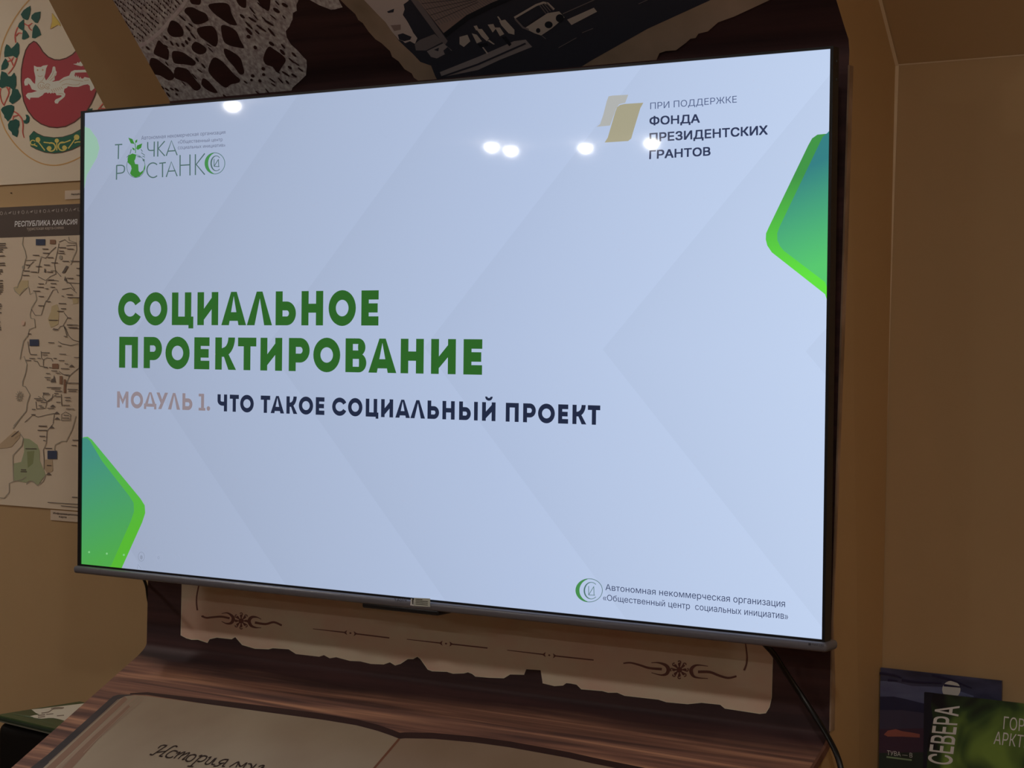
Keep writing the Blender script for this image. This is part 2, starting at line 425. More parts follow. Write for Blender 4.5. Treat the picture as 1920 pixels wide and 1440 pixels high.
for b in big2: A.poly(closed_smooth(b, 3), m_hole)
random.seed(4)
def slot(cx, cy, L, wd, ang):
    c, s = math.cos(ang), math.sin(ang)
    A.poly([(cx + L * math.cos(q) * c - wd * math.sin(q) * s, cy + L * math.cos(q) * s + wd * math.sin(q) * c) for q in [i * math.pi / 4 for i in range(8)]], m_hole)
A.crop(200, 0, 7.58)
for i in range(-8, 22):                          # knitted rows in the upper left
    for j in range(-2, 22):
        t = -.15 + j * .068; x = 110 + (1050 - 110) * t + i * 30; y = 640 - 720 * t + i * 12 - 0 + i * -45
        x = 430 + 60 * j * .72 - i * 34; y = 610 - 56 * j * .72 - i * 30
        if i < 0 or x < 60 + y * .56 or y < -40 or y > 640: continue
        if random.random() < .12: continue
        slot(x + random.uniform(-7, 7), y + random.uniform(-7, 7), random.uniform(16, 30), random.uniform(5, 10), math.radians(58 + random.uniform(-8, 8)))
for cx, cy, L, wd in [(590, 680, 40, 16), (800, 1240, 34, 12), (860, 1265, 40, 12), (930, 1260, 36, 12), (1000, 1270, 40, 16), (1000, 1335, 24, 14), (880, 1340, 50, 12), (800, 1290, 30, 14),
                      (840, 530, 45, 16), (930, 610, 45, 14), (1010, 630, 40, 14), (1090, 635, 36, 18), (1140, 595, 38, 18), (1175, 550, 32, 18), (1160, 400, 60, 14), (1200, 350, 45, 12),
                      (1080, 250, 70, 12), (1230, 500, 70, 12), (860, 900, 40, 10), (1290, 840, 44, 14), (1380, 930, 50, 14), (1250, 1080, 60, 10), (1330, 1000, 50, 10), (1100, 1180, 50, 8),
                      (850, 650, 40, 10), (1480, 700, 60, 8), (1460, 640, 50, 8)]:
    slot(cx, cy, L, wd, math.radians(40 + random.uniform(-12, 18)))
A.crop(380, 0, 6.4)
for cx, cy, L, wd in [(555, 435, 28, 22), (635, 565, 26, 20), (730, 820, 24, 20), (735, 890, 20, 18), (605, 905, 24, 20), (590, 955, 18, 16), (690, 965, 22, 18), (830, 520, 40, 20), (960, 620, 46, 18),
                      (970, 550, 40, 12), (1100, 650, 40, 14), (1050, 805, 30, 16), (1000, 880, 60, 12), (1100, 900, 40, 14), (1070, 720, 50, 10), (940, 960, 50, 10), (1020, 980, 30, 12), (840, 960, 50, 9),
                      (560, 370, 60, 20), (600, 230, 60, 14), (560, 300, 70, 12), (700, 330, 70, 12), (800, 270, 70, 14), (730, 350, 50, 10), (830, 380, 70, 14), (890, 120, 50, 22), (990, 55, 44, 20),
                      (700, 60, 60, 9), (480, 190, 40, 16), (660, 380, 40, 12), (750, 230, 60, 8), (900, 30, 40, 10), (790, 1100, 60, 9), (680, 1120, 60, 9), (280, 1160, 50, 14), (850, 1010, 40, 8), (1180, 830, 44, 9),
                      (1130, 760, 44, 8), (600, 120, 60, 9), (850, 200, 50, 8), (980, 200, 30, 8), (640, 200, 50, 7), (900, 850, 40, 9), (520, 980, 30, 10)]:
    slot(cx, cy, L, wd, math.radians(40 + random.uniform(-8, 14)))
A.build('lace_print', panel)

m_parch = noisy('old_paper', (92, 78, 62), (120, 100, 82), 0.32, (7, 7, 7), 0.7)
KP = .14
def pg(n, v): return mat('photo_grey_%s' % n, v, KP, 0.55)
g_dark = pg('dark', (20, 20, 24)); g_blk = pg('black', (11, 12, 15)); g_mid = pg('mid', (52, 47, 46)); g_lt = pg('light', (84, 77, 70)); g_sky = pg('sky', (92, 83, 77)); g_bl = pg('brown', (66, 55, 50)); g_pave = pg('pave', (66, 60, 58))
A = Art(PC, .0014); A.xlim = (-.6305, .6855)
A.poly([(530, -120), (590, -60), (640, 0), (650.8, 11), (667, 25.7), (672.5, 36.6), (680.6, 42), (691.5, 58), (705, 73), (716, 80), (732, 95), (736, 105.6), (748, 114), (759, 128.6), (772.7, 136.8),
        (776.8, 145), (789, 153), (830, 152), (1080, 128), (1222, 118), (1231.7, 111), (1237, 98.8), (1249, 94.8), (1268, 93.4), (1285.8, 80), (1295, 71.8), (1304.8, 70.4), (1310, 62.3), (1327.8, 58),
        (1347, 41), (1377.5, 30), (1401, 19), (1442, 0), (1540, -50), (1650, -120)], m_parch)
A.up()
A.poly([(575, -108), (684.7, 0), (710, 27), (724, 40.6), (735, 57), (748, 74.5), (762, 88), (775, 100), (789, 115), (809, 122), (817, 142), (825.5, 150), (900, 160), (1075, 134), (1088, 126), (1107, 113.7),
        (1172, 77), (1215, 52.8), (1283, 21.7), (1330.5, 0), (1570, -108)], g_dark)
A.up(); A.crop(640, 0, 7.385)
A.poly([(-420, -760), (700, -760), (940, -90), (940, 0), (870, 50), (885, 120), (860, 200), (960, 340), (1000, 440), (1060, 520), (1030, 590), (950, 650), (860, 560), (800, 540), (700, 420), (620, 300), (520, 200), (330, 0)], g_sky)
A.poly([(480, -760), (2600, -760), (2400, -90), (1920, 120), (1520, 420), (1440, 470)], g_bl)
A.poly([(420, -760), (500, -760), (1010, -90), (1480, 560), (1440, 620), (1300, 440)], g_mid)
A.poly([(1020, 600), (1100, 540), (1300, 460), (1410, 570), (1180, 690), (1040, 690)], g_mid)
A.poly([(1190, 700), (1420, 590), (1540, 690), (1330, 800), (1250, 780)], g_pave)
A.poly([(1370, 990), (1920, 770), (2400, 560), (2560, 540), (2650, 640), (2200, 820), (1900, 960), (1400, 1060)], g_pave)
A.up()
A.poly([(870, 50), (960, 40), (1310, 460), (1200, 490), (1100, 530), (1000, 430), (930, 300), (860, 190), (885, 120)], g_dark)
A.poly([(690, 340), (830, 330), (830, 400), (740, 420)], g_bl)
for q in [[(790, 470), (860, 450), (980, 500), (960, 540), (880, 560), (810, 540)], [(880, 590), (960, 560), (1030, 600), (960, 660)], [(640, 150), (740, 110), (730, 160), (660, 170)],
          [(1290, 680), (1360, 650), (1350, 700)], [(1420, 690), (1480, 640), (1540, 700), (1440, 740)], [(1250, 790), (1330, 800), (1320, 840)], [(1310, 1050), (1370, 1000), (1380, 1060), (1340, 1100)]]:
    A.poly(q, g_dark)
for i in range(26):                              # window rows on the tower block
    x = 1040 + i * 44
    A.line([(x, -80), (x + 330 - i * 6, 330 - i * 13)], 12, g_mid)
for i in range(5): A.line([(1060 + 60 * i, -40 + 80 * i), (1820 + 20 * i, -60 + 20 * i)], 7, g_dark)
A.line([(1380, 1060), (1900, 880), (2560, 590)], 24, g_dark)
A.line([(1440, 480), (1760, 230), (2100, 60), (2400, -60)], 70, g_blk)
A.crop(860, 0, 7.385)
for q in [[(190, 450), (260, 470), (330, 560), (260, 590)], [(250, 390), (330, 390), (430, 520), (400, 560), (330, 500)], [(410, 330), (490, 320), (520, 390), (480, 440)], [(510, 370), (580, 370), (640, 460), (580, 490)],
          [(570, 280), (650, 260), (780, 400), (780, 470), (700, 450), (600, 340)], [(20, 500), (130, 470), (170, 560), (80, 640), (20, 600)], [(215, 350), (260, 340), (290, 400), (250, 410)], [(540, 220), (560, 215), (600, 270), (580, 280)],
          [(410, 555), (430, 540), (510, 600), (490, 605)], [(330, 640), (350, 640), (420, 730), (400, 735)]]: A.poly(q, g_lt)
A.poly([(920, 380), (1240, 170), (1400, 145), (1475, 230), (1300, 380), (1150, 480), (1060, 450)], g_lt)
A.poly([(1510, 260), (1880, 95), (1925, 150), (1570, 335)], g_lt)
for q in [[(600, 500), (660, 490), (740, 600), (710, 630)], [(270, 600), (400, 580), (420, 620), (310, 650)]]: A.poly(q, g_blk)
A.line([(780, 235), (900, 165), (1080, 60), (1180, 25), (1240, 35), (1330, 120)], 30, g_lt)
A.line([(790, 250), (900, 370), (980, 400)], 26, g_mid)
for i in range(4): A.line([(1130 + 30 * i, 60 - 12 * i), (1220 + 30 * i, 180 - 20 * i)], 12, g_mid)
A.line([(1450, 180), (1900, -20)], 12, g_mid)
A.up()
A.disc(1255, 330, 55, 48, g_blk); A.disc(1410, 240, 56, 56, g_blk); A.disc(1110, 410, 30, 34, g_blk)
A.poly([(840, 245), (1080, 90), (1190, 185), (925, 355)], g_dark)
for a, b in [((1720, 440), (1870, 380)), ((1390, 650), (1640, 510)), ((1160, 480), (1215, 525)), ((2500, 40), (2660, -30))]: A.line([a, b], 9, g_mid)
A.build('photograph_print', panel)

# ---- parchment on the upright part
PV = Y(D)
m_pap = noisy('parchment_print_paper', (106, 82, 68), (122, 97, 80), 0.155, (6, 6, 9), 0.6)
m_ink = mat('brown_ink', (66, 42, 36), 0.22)
m_pedge = mat('parchment_rim', (150, 128, 106), 0.3)
A = Art(PV, 0.0006)
edge = [(342, 1092), (340, 1191), (350, 1196), (359.8, 1198.8), (371.7, 1198.8), (389.5, 1204.7), (393.4, 1197.8), (407, 1194.8), (435, 1197.8), (442, 1193.8), (454.8, 1208.6), (478.5, 1215.6), (504, 1216.6), (512, 1214.6),
        (541.9, 1216.6), (555.7, 1225.5), (599, 1230.4), (608, 1227.5), (619, 1233.4), (631, 1231.4), (656.7, 1238.3), (676.5, 1239.3), (696, 1244), (719.8, 1245), (731.7, 1241), (741.6, 1247), (751.5, 1244), (765, 1235),
        (775, 1235), (783, 1230.7), (789, 1235), (803, 1254.9), (810.8, 1257.9), (838.5, 1258.9), (850, 1262.4), (870, 1261.8), (878, 1259.8), (886, 1262.8), (892, 1267.8), (917.7, 1270), (945, 1271), (957, 1263.8), (983, 1264.4),
        (987, 1253.9), (1014.7, 1255.9), (1018.6, 1280.6), (1040, 1285.6), (1056, 1284.6), (1062, 1280), (1070, 1280.6), (1082, 1283), (1090.6, 1291.7), (1130, 1295), (1141, 1298), (1158, 1298), (1171.6, 1303.8), (1235, 1311),
        (1250, 1315.8), (1289.7, 1319.5), (1316, 1316.9), (1351, 1320.6), (1359.7, 1327.8), (1425, 1337.7), (1436, 1336.6), (1442.8, 1325.6), (1447, 1308), (1449, 1233.8)]
A.poly([(345, 1050)] + edge + [(1440, 1150)], m_pap)
A.up(); A.line(edge, 1.6, m_pedge)
def rosette(cx, cy, r):
    for i in range(8):
        a = i * math.pi / 4; c, q = math.cos(a), math.sin(a); g = 1 if i % 2 else -1
        A.line([(cx + c * r * .3, cy + q * r * .3), (cx + c * r * .6, cy + q * r * .6)], [r * .12, r * .3], m_ink)
        A.arc(cx + c * r * .78, cy + q * r * .78, r * .15, r * .15, math.degrees(a) - 200 * g, math.degrees(a) + 70 * g, r * .11, m_ink, 10)
        A.disc(cx + c * r * .62, cy + q * r * .62, r * .14, r * .14, m_ink, 10)
    A.disc(cx, cy, r * .3, r * .3, m_ink)
def crescent(pts): A.line(smooth(pts), [6 + 26 * math.sin(math.pi * i / (len(pts) * 4 - 4)) ** 2 for i in range(len(pts) * 4 - 3)], m_ink)
A.crop(340, 1080, 5.0526)
A.line(smooth([(175, 60), (150, 180), (147, 260), (155, 325)]), 12, m_ink, 16)
A.line(smooth([(195, 380), (240, 395), (300, 390), (380, 385), (460, 400)]), 16, m_ink, 20); A.disc(205, 382, 14, 9, m_ink)
crescent([(385, 355), (440, 350), (485, 380), (495, 410), (475, 445), (430, 450), (385, 430)])
rosette(570, 425, 82)
crescent([(760, 410), (720, 390), (670, 390), (645, 425), (665, 470), (710, 488), (760, 490)])
A.line(smooth([(700, 440), (800, 455), (880, 437), (955, 468)]), 22, m_ink, 18)
def arrow(a, b, c, d):
    A.line([a, b], 6, m_ink, 12); A.line([c, d], 12, m_ink)
    for q, sx in ((b, -1), (c, 1)):
        A.poly([(q[0] - sx * 14, q[1] - 24), (q[0] + sx * 22, q[1]), (q[0] - sx * 14, q[1] + 24), (q[0] - sx * 6, q[1])], m_ink)
    A.disc((b[0] + c[0]) / 2, (b[1] + c[1]) / 2, 10, 8, m_ink)
arrow((1250, 500), (1560, 535), (1650, 546), (1974, 586))
A.crop(700, 1150, 5.0526)
arrow((320, 245), (645, 282), (738, 290), (1085, 328)); arrow((1270, 348), (1622, 390), (1718, 402), (2090, 442))
A.crop(1060, 1190, 4.571)
A.line(smooth([(500, 245), (560, 240), (640, 260), (720, 285), (830, 295)]), 12, m_ink, 22)
crescent([(740, 240), (800, 240), (860, 260), (885, 295), (870, 335), (820, 345), (740, 325)])
rosette(980, 300, 82)
crescent([(1225, 270), (1130, 260), (1085, 290), (1085, 330), (1120, 365), (1225, 375)])
A.line(smooth([(1140, 318), (1240, 320), (1320, 350), (1400, 370), (1470, 355)]), 24, m_ink, 16)
A.line(smooth([(1545, 60), (1560, 180), (1555, 250), (1535, 305)]), 9, m_ink, 18)
A.build('parchment_print', panel)

# ---- open book printed on the sloping desk
PB = Plane((0, D, DZ), (0, -DK, 1))
KB = .34
m_page = noisy('book_page_print', (104, 86, 68), (118, 102, 82), KB, (5, 5, 5), 0.55)
m_page2 = noisy('book_page_print_right', (98, 78, 60), (110, 90, 72), KB, (5, 5, 5), 0.55)
m_gut = mat('book_gutter', (84, 50, 34), KB); m_cov = noisy('book_cover_print', (36, 33, 34), (52, 44, 42), KB, (20, 20, 20), 0.5)
m_shad = noisy('printed_book_shadow', (36, 22, 20), (44, 28, 25), KB, (2, 30, 30), 0.5)
m_pl1 = mat('page_edge_red', (102, 76, 60), KB); m_pl2 = mat('page_edge_tan', (114, 93, 75), KB); m_ltx = mat('book_ink', (30, 16, 12), KB)
A = Art(PB, 0.0005); A.xlim = (-.6795, .669)
A.poly([(205, 1312), (212, 1306), (222, 1303), (250, 1302.5), (235, 1306), (224.6, 1311), (100, 1423.5), (-110, 1613), (-150, 1600), (90, 1415)], m_cov)
top = [(254, 1304), (276, 1305.7), (360, 1317), (500, 1336), (604, 1350), (669, 1360.7), (708, 1371), (734, 1380), (749, 1386)]
topr = [(749, 1386), (760, 1385), (812.5, 1386), (890.6, 1393), (955.7, 1402), (1000, 1410), (1066, 1422), (1110, 1432), (1180, 1446), (1240, 1458)]
A.line([(244, 1301)] + [(x, y - 5) for x, y in top[1:]] + [(x, y - 5) for x, y in topr], [2, 5, 8] + [13] * 16, m_shad)  # shadow along the book's top edge, painted as part of the print
A.up()
A.poly([(224.6, 1311), (235, 1306)] + top + [(703, 1440), (560, 1608), (-110, 1613), (100, 1423.5)], m_page)
A.poly(topr + [(1090, 1640), (560, 1608), (703, 1440)], m_page2)
A.up()
A.line([(749, 1386), (703, 1440), (560, 1608)], 4, m_gut)
A.crop(100, 1280, 7.385)
A.line([(1010, 215), (400, 780), (-300, 1440)], 60, m_pl1, 90)
A.line([(1060, 330), (560, 800), (-40, 1440)], 40, m_pl1, 120)
A.up()
A.line([(1150, 200), (560, 730), (-180, 1440)], 26, m_pl2, 44)
A.line([(1190, 225), (660, 740), (420, 980)], 10, m_pl2); A.line([(1240, 240), (790, 640), (680, 740)], 10, m_pl2)
A.line([(905, 235), (330, 760), (-60, 1110)], 6, m_pl2)
A.up(); A.crop(240, 1360, 6)
for st in [[(340, 265), (368, 240), (402, 230), (440, 236)], [(438, 236), (380, 272), (310, 318), (275, 340), (250, 330)], [(556, 252), (537, 238), (500, 250), (440, 290), (380, 335), (357, 350), (390, 358)], [(322, 312), (425, 298)],
           [(560, 304), (520, 291), (470, 311), (430, 345), (440, 368), (480, 370), (510, 355)],
           [(545, 322), (590, 308), (555, 342), (518, 378)], [(562, 340), (630, 308), (640, 316), (600, 350), (566, 385)], [(612, 345), (680, 316), (690, 326), (640, 370), (612, 392), (642, 388)],
           [(740, 335), (690, 350), (655, 390), (670, 412), (710, 405), (755, 370), (765, 345), (740, 335)],
           [(798, 356), (832, 345), (770, 405), (702, 468)], [(672, 466), (735, 470)], [(800, 378), (850, 350), (890, 362), (862, 397), (812, 416), (785, 408)],
           [(908, 372), (937, 363), (895, 405), (872, 432), (884, 446), (922, 434), (985, 376)], [(1000, 374), (955, 425), (948, 446), (978, 448)],
           [(1132, 394), (1080, 392), (1034, 415), (1034, 434), (1085, 430)], [(1132, 394), (1090, 440), (1064, 464), (1090, 470)], [(1060, 432), (1005, 464), (965, 464)],
           [(1140, 476), (1180, 452), (1245, 418), (1215, 478)], [(1245, 418), (1268, 470), (1340, 428), (1296, 486)], [(1355, 440), (1385, 444), (1392, 476), (1380, 492)], [(1448, 444), (1400, 490), (1370, 520)],
           [(1470, 474), (1510, 458), (1536, 468), (1500, 484)], [(1500, 484), (1526, 496), (1490, 520), (1455, 518)]]:
    A.nib(st, m_ltx, 22)
A.build('open_book_print', panel)

# ------------------------------------------------------------------ television
tv = thing('television', 'large black flat television showing a green and white slide', 'television', (0, 0, -.42))
m_blk = mat('tv_black', (30, 32, 36), 1, 0.35, 0.5); m_side = mat('tv_side', (22, 24, 26), 1, 0.4, 0.5)
m_chin = noisy('tv_chin_grey', (112, 112, 122), (118, 118, 127), 1, (3, 80, 80), 0.32, spec=0.6)
SW, SH = 1.43 / 2, 1.43 * 9 / 32
def frame(name, xo0, xo1, zo0, zo1, xi0, xi1, zi0, zi1, y0, y1, mt, parent):
    vv = []
    for y in (y0, y1):
        for (a, b, c, d) in ((xo0, xo1, zo0, zo1), (xi0, xi1, zi0, zi1)):
            vv += [(a, y, c), (b, y, c), (b, y, d), (a, y, d)]
    ff = []
    for i in range(4):
        j = (i + 1) % 4
        ff += [(i, j, 4 + j, 4 + i), (8 + i, 12 + i, 12 + j, 8 + j), (i, 8 + i, 8 + j, j), (4 + i, 4 + j, 12 + j, 12 + i)]
    return mesh(name, vv, ff, mt, parent)
frame('bezel', -SW - .0078, SW + .0045, -SH - .004, SH + .0035, -SW, SW, -SH, SH, -.003, .016, m_blk, tv)
box('back_cover', (-.70, .016, -.40), (.70, .045, .39), m_side, tv, .01)
box('electronics_housing', (-.45, .045, -.385), (.45, .075, .10), m_side, tv, .008)
box('mount_bracket', (-.22, .075, -.16), (.22, D - .0005, .20), m_side, tv)
chin = box('bottom_bar', (-.7265, -.011, -.4185), (.7255, .03, -.4052), m_chin, tv, .0055, 4)
box('sensor_housing', (-.075, -.008, -.4255), (.075, .03, -.4165), m_blk, tv, .003)
for z in (.385, .36): box('screw', (.7193, .007, z), (.7203, .0095, z + .003), mat('screw_grey', (90, 92, 92)), tv)

# the slide shown on the screen
mt = glow('slide_background', (170, 184, 212)); n, l, b = nodes(mt)
tc = n.new('ShaderNodeTexCoord'); sep = n.new('ShaderNodeSeparateXYZ'); l.new(tc.outputs['Object'], sep.inputs[0])
def mth(op, a, bb=None, clamp=False):
    q = n.new('ShaderNodeMath'); q.operation = op; q.use_clamp = clamp
    for i, v in enumerate((a, bb)):
        if v is None: continue
        if isinstance(v, (int, float)): q.inputs[i].default_value = v
        else: l.new(v, q.inputs[i])
    return q.outputs[0]
PS = Y(0.0)
vx = PS.at(1130, 655); e1 = PS.at(1480, 232)
kk = (e1.x - vx.x) / (e1.z - vx.z); per = (vx.x - PS.at(500, 655).x) / 2
ph = mth('SUBTRACT', mth('SUBTRACT', sep.outputs[0], mth('MULTIPLY', mth('ABSOLUTE', mth('SUBTRACT', sep.outputs[2], vx.z)), kk)), vx.x)
saw = mth('FRACT', mth('ADD', mth('DIVIDE', ph, per), 20.0))
amp = mth('MULTIPLY', mth('POWER', mth('SUBTRACT', 1.0, saw), 2.2), -0.036)
edgefade = mth('MULTIPLY', mth('POWER', saw, 6.0), 0.012)
gx = mth('DIVIDE', mth('ADD', sep.outputs[0], SW), 2 * SW, True)
rp = n.new('ShaderNodeValToRGB'); l.new(gx, rp.inputs[0])  # ramp paints in the screen's dimming with viewing angle, darker at left
rp.color_ramp.elements[0].color = (*lin((158, 169, 193)), 1); rp.color_ramp.elements[1].color = (*lin((192, 209, 238)), 1)
e = rp.color_ramp.elements.new(.3); e.color = (*lin((167, 181, 208)), 1)
e = rp.color_ramp.elements.new(.65); e.color = (*lin((178, 194, 224)), 1)
l.new(rp.outputs[0], b.inputs['Emission Color'])
l.new(mth('ADD', mth('ADD', 1.0, amp), edgefade), b.inputs['Emission Strength'])
screen = mesh('screen', [(-SW, 0, -SH), (SW, 0, -SH), (SW, 0, SH), (-SW, 0, SH)], [(0, 1, 2, 3)], mt, tv)
screen['label'] = 'lit screen with a pale blue slide'
# screen sits inside the bezel, closed behind by the back cover
box('panel_back', (-SW - .003, .0006, -SH - .003), (SW + .003, .0165, SH + .003), m_blk, tv)

def pxz(u, v): q = PS.at(u, v); return (q.x, q.z)
def clampx(u, v): return (u, v)
LB, RB = -SW, SW
# green corner shapes
def screen_poly(art, pts, mt):
    """polygon in photo points, trimmed to the screen's edge"""
    out = []
    for p in pts:
        q = PS.at(*art.tr(*p), off=art.z); q.x = min(RB, max(LB, q.x)); q.z = min(SH, max(-SH, q.z)); out.append(q)
    art.add(out, [tuple(range(len(out)))], mt)
A = Art(PS, .0003)
g1 = glow_ramp('slide_lime_right', (66, 148, 72), (98, 224, 66), pxz(1490, 330), pxz(1500, 520))
g2 = glow_ramp('slide_teal_right', (54, 128, 132), (88, 200, 112), pxz(1475, 330), pxz(1530, 500))
A.crop(1080, 150, 3.512)
screen_poly(A, [(1700, 352), (1640, 355), (1590, 360), (1555, 385), (1530, 430), (1270, 970), (1252, 1010), (1250, 1050), (1260, 1090), (1290, 1135), (1640, 1410), (1700, 1458)], g1)
A.up()
screen_poly(A, [(1700, 330), (1655, 350), (1625, 375), (1340, 970), (1326, 1010), (1327, 1055), (1345, 1095), (1370, 1125), (1640, 1330), (1700, 1376)], g2)
A.build('corner_shape', screen); A = Art(PS, .0003)
g3 = glow_ramp('slide_lime_left', (80, 176, 78), (86, 182, 52), pxz(200, 860), pxz(255, 1000))
g4 = glow_ramp('slide_teal_left', (66, 142, 128), (78, 168, 76), pxz(165, 850), pxz(215, 1040))
A.crop(0, 660, 3.13)
screen_poly(A, [(470, 505), (490, 500), (515, 497), (540, 515), (825, 860), (850, 900), (853, 945), (835, 1000), (715, 1275), (690, 1290), (440, 1280)], g3)
A.up()
screen_poly(A, [(470, 505), (490, 505), (512, 504), (530, 522), (600, 640), (760, 845), (785, 885), (788, 935), (770, 990), (655, 1250), (640, 1290), (440, 1280)], g4)
A.build('corner_shape', screen); A = Art(PS, .0003).crop(0, 0, 3.79)
screen_poly(A, [(560, 900), (610, 903), (640, 915), (690, 985), (708, 1050), (690, 1120), (620, 1240), (560, 1340)], glow('slide_mint', (148, 186, 166)))
A.build('corner_shape', screen)

# big title in block letters
m_tg = glow('slide_green', (44, 98, 40)); m_tn = glow('slide_navy', (33, 42, 66)); m_tt = glow('slide_taupe', (142, 130, 136))
class Block:
    def __init__(s): s.v = []; s.f = []
    def quad(s, pts, X): o = len(s.v); s.v += [X(*p) for p in pts]; s.f.append(tuple(range(o, o + len(pts))))
    def ring(s, cx, cy, rx, ry, tx, ty, a0, a1, X, n=32):
        o = len(s.v)
        for i in range(n + 1):
            a = math.radians(a0 + (a1 - a0) * i / n); c, q = math.cos(a), math.sin(a)
            s.v += [X(cx + rx * c, cy + ry * q), X(cx + (rx - tx) * c, cy + (ry - ty) * q)]
        for i in range(n): s.f.append((o + 2 * i, o + 2 * i + 2, o + 2 * i + 3, o + 2 * i + 1))
def letter(B, ch, x0, x1, z0, z1, y, st):
    w, h = x1 - x0, z1 - z0; t = st; v = t * .98
    X = lambda a, bq: (x0 + a, y, z0 + bq)
    R = lambda a, bq, c, d: B.quad([(a, bq), (c, bq), (c, d), (a, d)], X)
    if ch in 'О': B.ring(w / 2, h / 2, w / 2, h / 2 + h * .015, t, v * 1.06, 0, 360, X)
    elif ch == 'С':
        B.ring(w * .54, h / 2, w * .54, h / 2 + h * .015, t, v * 1.06, 28, 332, X)
    elif ch in 'ЦПНИЙМ':
        R(0, 0, t, h); R(w - t - (w * .1 if ch == 'Ц' else 0), 0, w - (w * .1 if ch == 'Ц' else 0), h)
        if ch == 'Ц': R(t, 0, w - t - w * .1, v); R(w - t * .75, -h * .1, w, v)
        if ch == 'П': R(t, h - v, w - t, h)
        if ch == 'Н': R(t, h / 2 - v / 2, w - t, h / 2 + v / 2)
        if ch in 'ИЙ': B.quad([(t * .4, 0), (w - t, h * .48), (w - t * .4, h), (t, h * .5)], X); 
        if ch in 'ИЙ': B.quad([(0, 0), (t * .45, 0), (w, h), (w - t * .45, h)], X)
        if ch == 'Й': B.ring(w / 2, h * 1.3, w * .28, h * .22, t * .55, v * .6, 180, 360, X, 12)
        if ch == 'М': B.quad([(0, h), (t * .9, h), (w / 2, h * .52), (w / 2, h * .2)], X); B.quad([(w, h), (w - t * .9, h), (w / 2, h * .52), (w / 2, h * .2)], X)
    elif ch in 'АЛД':
        ap = t * .42; lg = t * 1.14
        b0 = h * .12 if ch == 'Д' else 0
        B.quad([(0, b0), (lg, b0), (w / 2 + ap * .2, h), (w / 2 - ap, h)] if ch != 'Л' else [(0, 0), (lg, 0), (w / 2 + ap * .55, h), (w / 2 - ap, h)], X)
        B.quad([(w - lg, b0), (w, b0), (w / 2 + ap, h), (w / 2 - ap * (.2 if ch != 'Л' else .55))+(0,) if False else (w / 2 - ap * .3, h)], X)
        if ch == 'А': R(w * .24, h * .13, w * .76, h * .13 + v)
        if ch == 'Д': R(0, b0, w, b0 + v * .8); R(0, -h * .03, t * .8, b0 + v * .5); R(w - t * .8, -h * .03, w, b0 + v * .5)
    elif ch in 'ЬРВ':
        R(0, 0, t, h)
        if ch == 'В': v = h * .165
        def bowl(b0, b1, rr):
            hh = b1 - b0; cx = w * rr - hh / 2 if w * rr - hh / 2 > t else t
            rx = w * rr - cx
            R(t, b0, cx, b0 + v); R(t, b1 - v, cx, b1); B.ring(cx, (b0 + b1) / 2, rx, hh / 2, t, v, -90, 90, X, 18)
        if ch == 'Ь': bowl(0, h * .7, 1)
        if ch == 'Р': bowl(h * .26, h, 1)
        if ch == 'В': bowl(0, h * .56, 1); bowl(h * .48, h, .95)
    elif ch == 'Е':
        R(0, 0, t, h); R(t, 0, w, v); R(t, h - v, w, h); R(t, h / 2 - v / 2, w * .95, h / 2 + v / 2)
    elif ch == 'Т': R(0, h - v, w, h); R(w / 2 - t / 2, 0, w / 2 + t / 2, h - v)
    elif ch == 'К':
        R(0, 0, t, h); R(t, h * .4, w * .52, h * .4 + v)
        B.quad([(w * .40, h * .44), (w * .64, h * .48), (w, 0), (w - t * 1.15, 0)], X)
        B.ring(w * .36, h, w * .58, h * .60, t, v * 1.05, -90, 0, X, 16)
    elif ch == 'У':
        B.quad([(0, h), (t * 1.1, h), (w * .62, h * .34), (w * .42, h * .26)], X); B.quad([(w, h), (w - t * 1.1, h), (w * .16, 0), (w * .16 + t * 1.1, 0)], X)
    elif ch == '1': R(w * .36, v * .5, w * .36 + t, h); R(0, h - v * .7, w * .5, h); R(0, 0, w, v * .7)
    elif ch == '.': B.ring(w / 2, w / 2, w / 2, w / 2, w / 2 - .0001, w / 2 - .0001, 0, 360, X, 14)
    elif ch == 'І': R(0, 0, w, h)
    elif ch == 'Ч':
        R(w - t, 0, w, h); R(0, h * .62, t, h); R(w * .5, h * .33, w - t, h * .33 + v); B.ring(w * .5, h * .33 + h * .3, w * .5, h * .3, t, v, 180, 270, X, 12)
def block_row(name, letters, ytop, ybot, sc, stem, mats):
    """letters: (character, left px, right px, material index)"""
    zt = (PS.at(*ytop).z); zb = (PS.at(*ybot).z)
    Bs = {}
    for ch, a, bq, k in letters:
        B = Bs.setdefault(k, Block()); mid = (ytop[1] + ybot[1]) / 2
        letter(B, ch, PS.at(a, mid).x, PS.at(bq, mid).x, zb, zt, -.0006, stem)
    for k, B in Bs.items():
        me = bpy.data.meshes.new(name[k]); me.from_pydata(B.v, [], B.f); me.materials.append(mats[k])
        o = bpy.data.objects.new(name[k], me); COL.objects.link(o); o.parent = screen; o.matrix_parent_inverse = world_of(screen).inverted()
c1 = lambda a: 200 + a / 5.333
c2 = lambda a: 540 + a / 5.0526
row1 = [('С', c1(117), c1(340)), ('О', c1(373), c1(610)), ('Ц', c1(655), c1(870)), ('И', c1(910), c1(1118)), ('А', c1(1150), c1(1398)), ('Л', c1(1405), c1(1657)), ('Ь', c1(1692), c1(1895)), ('Н', c2(130), c2(335)), ('О', c2(387), c2(645)), ('Е', c2(697), c2(860))]
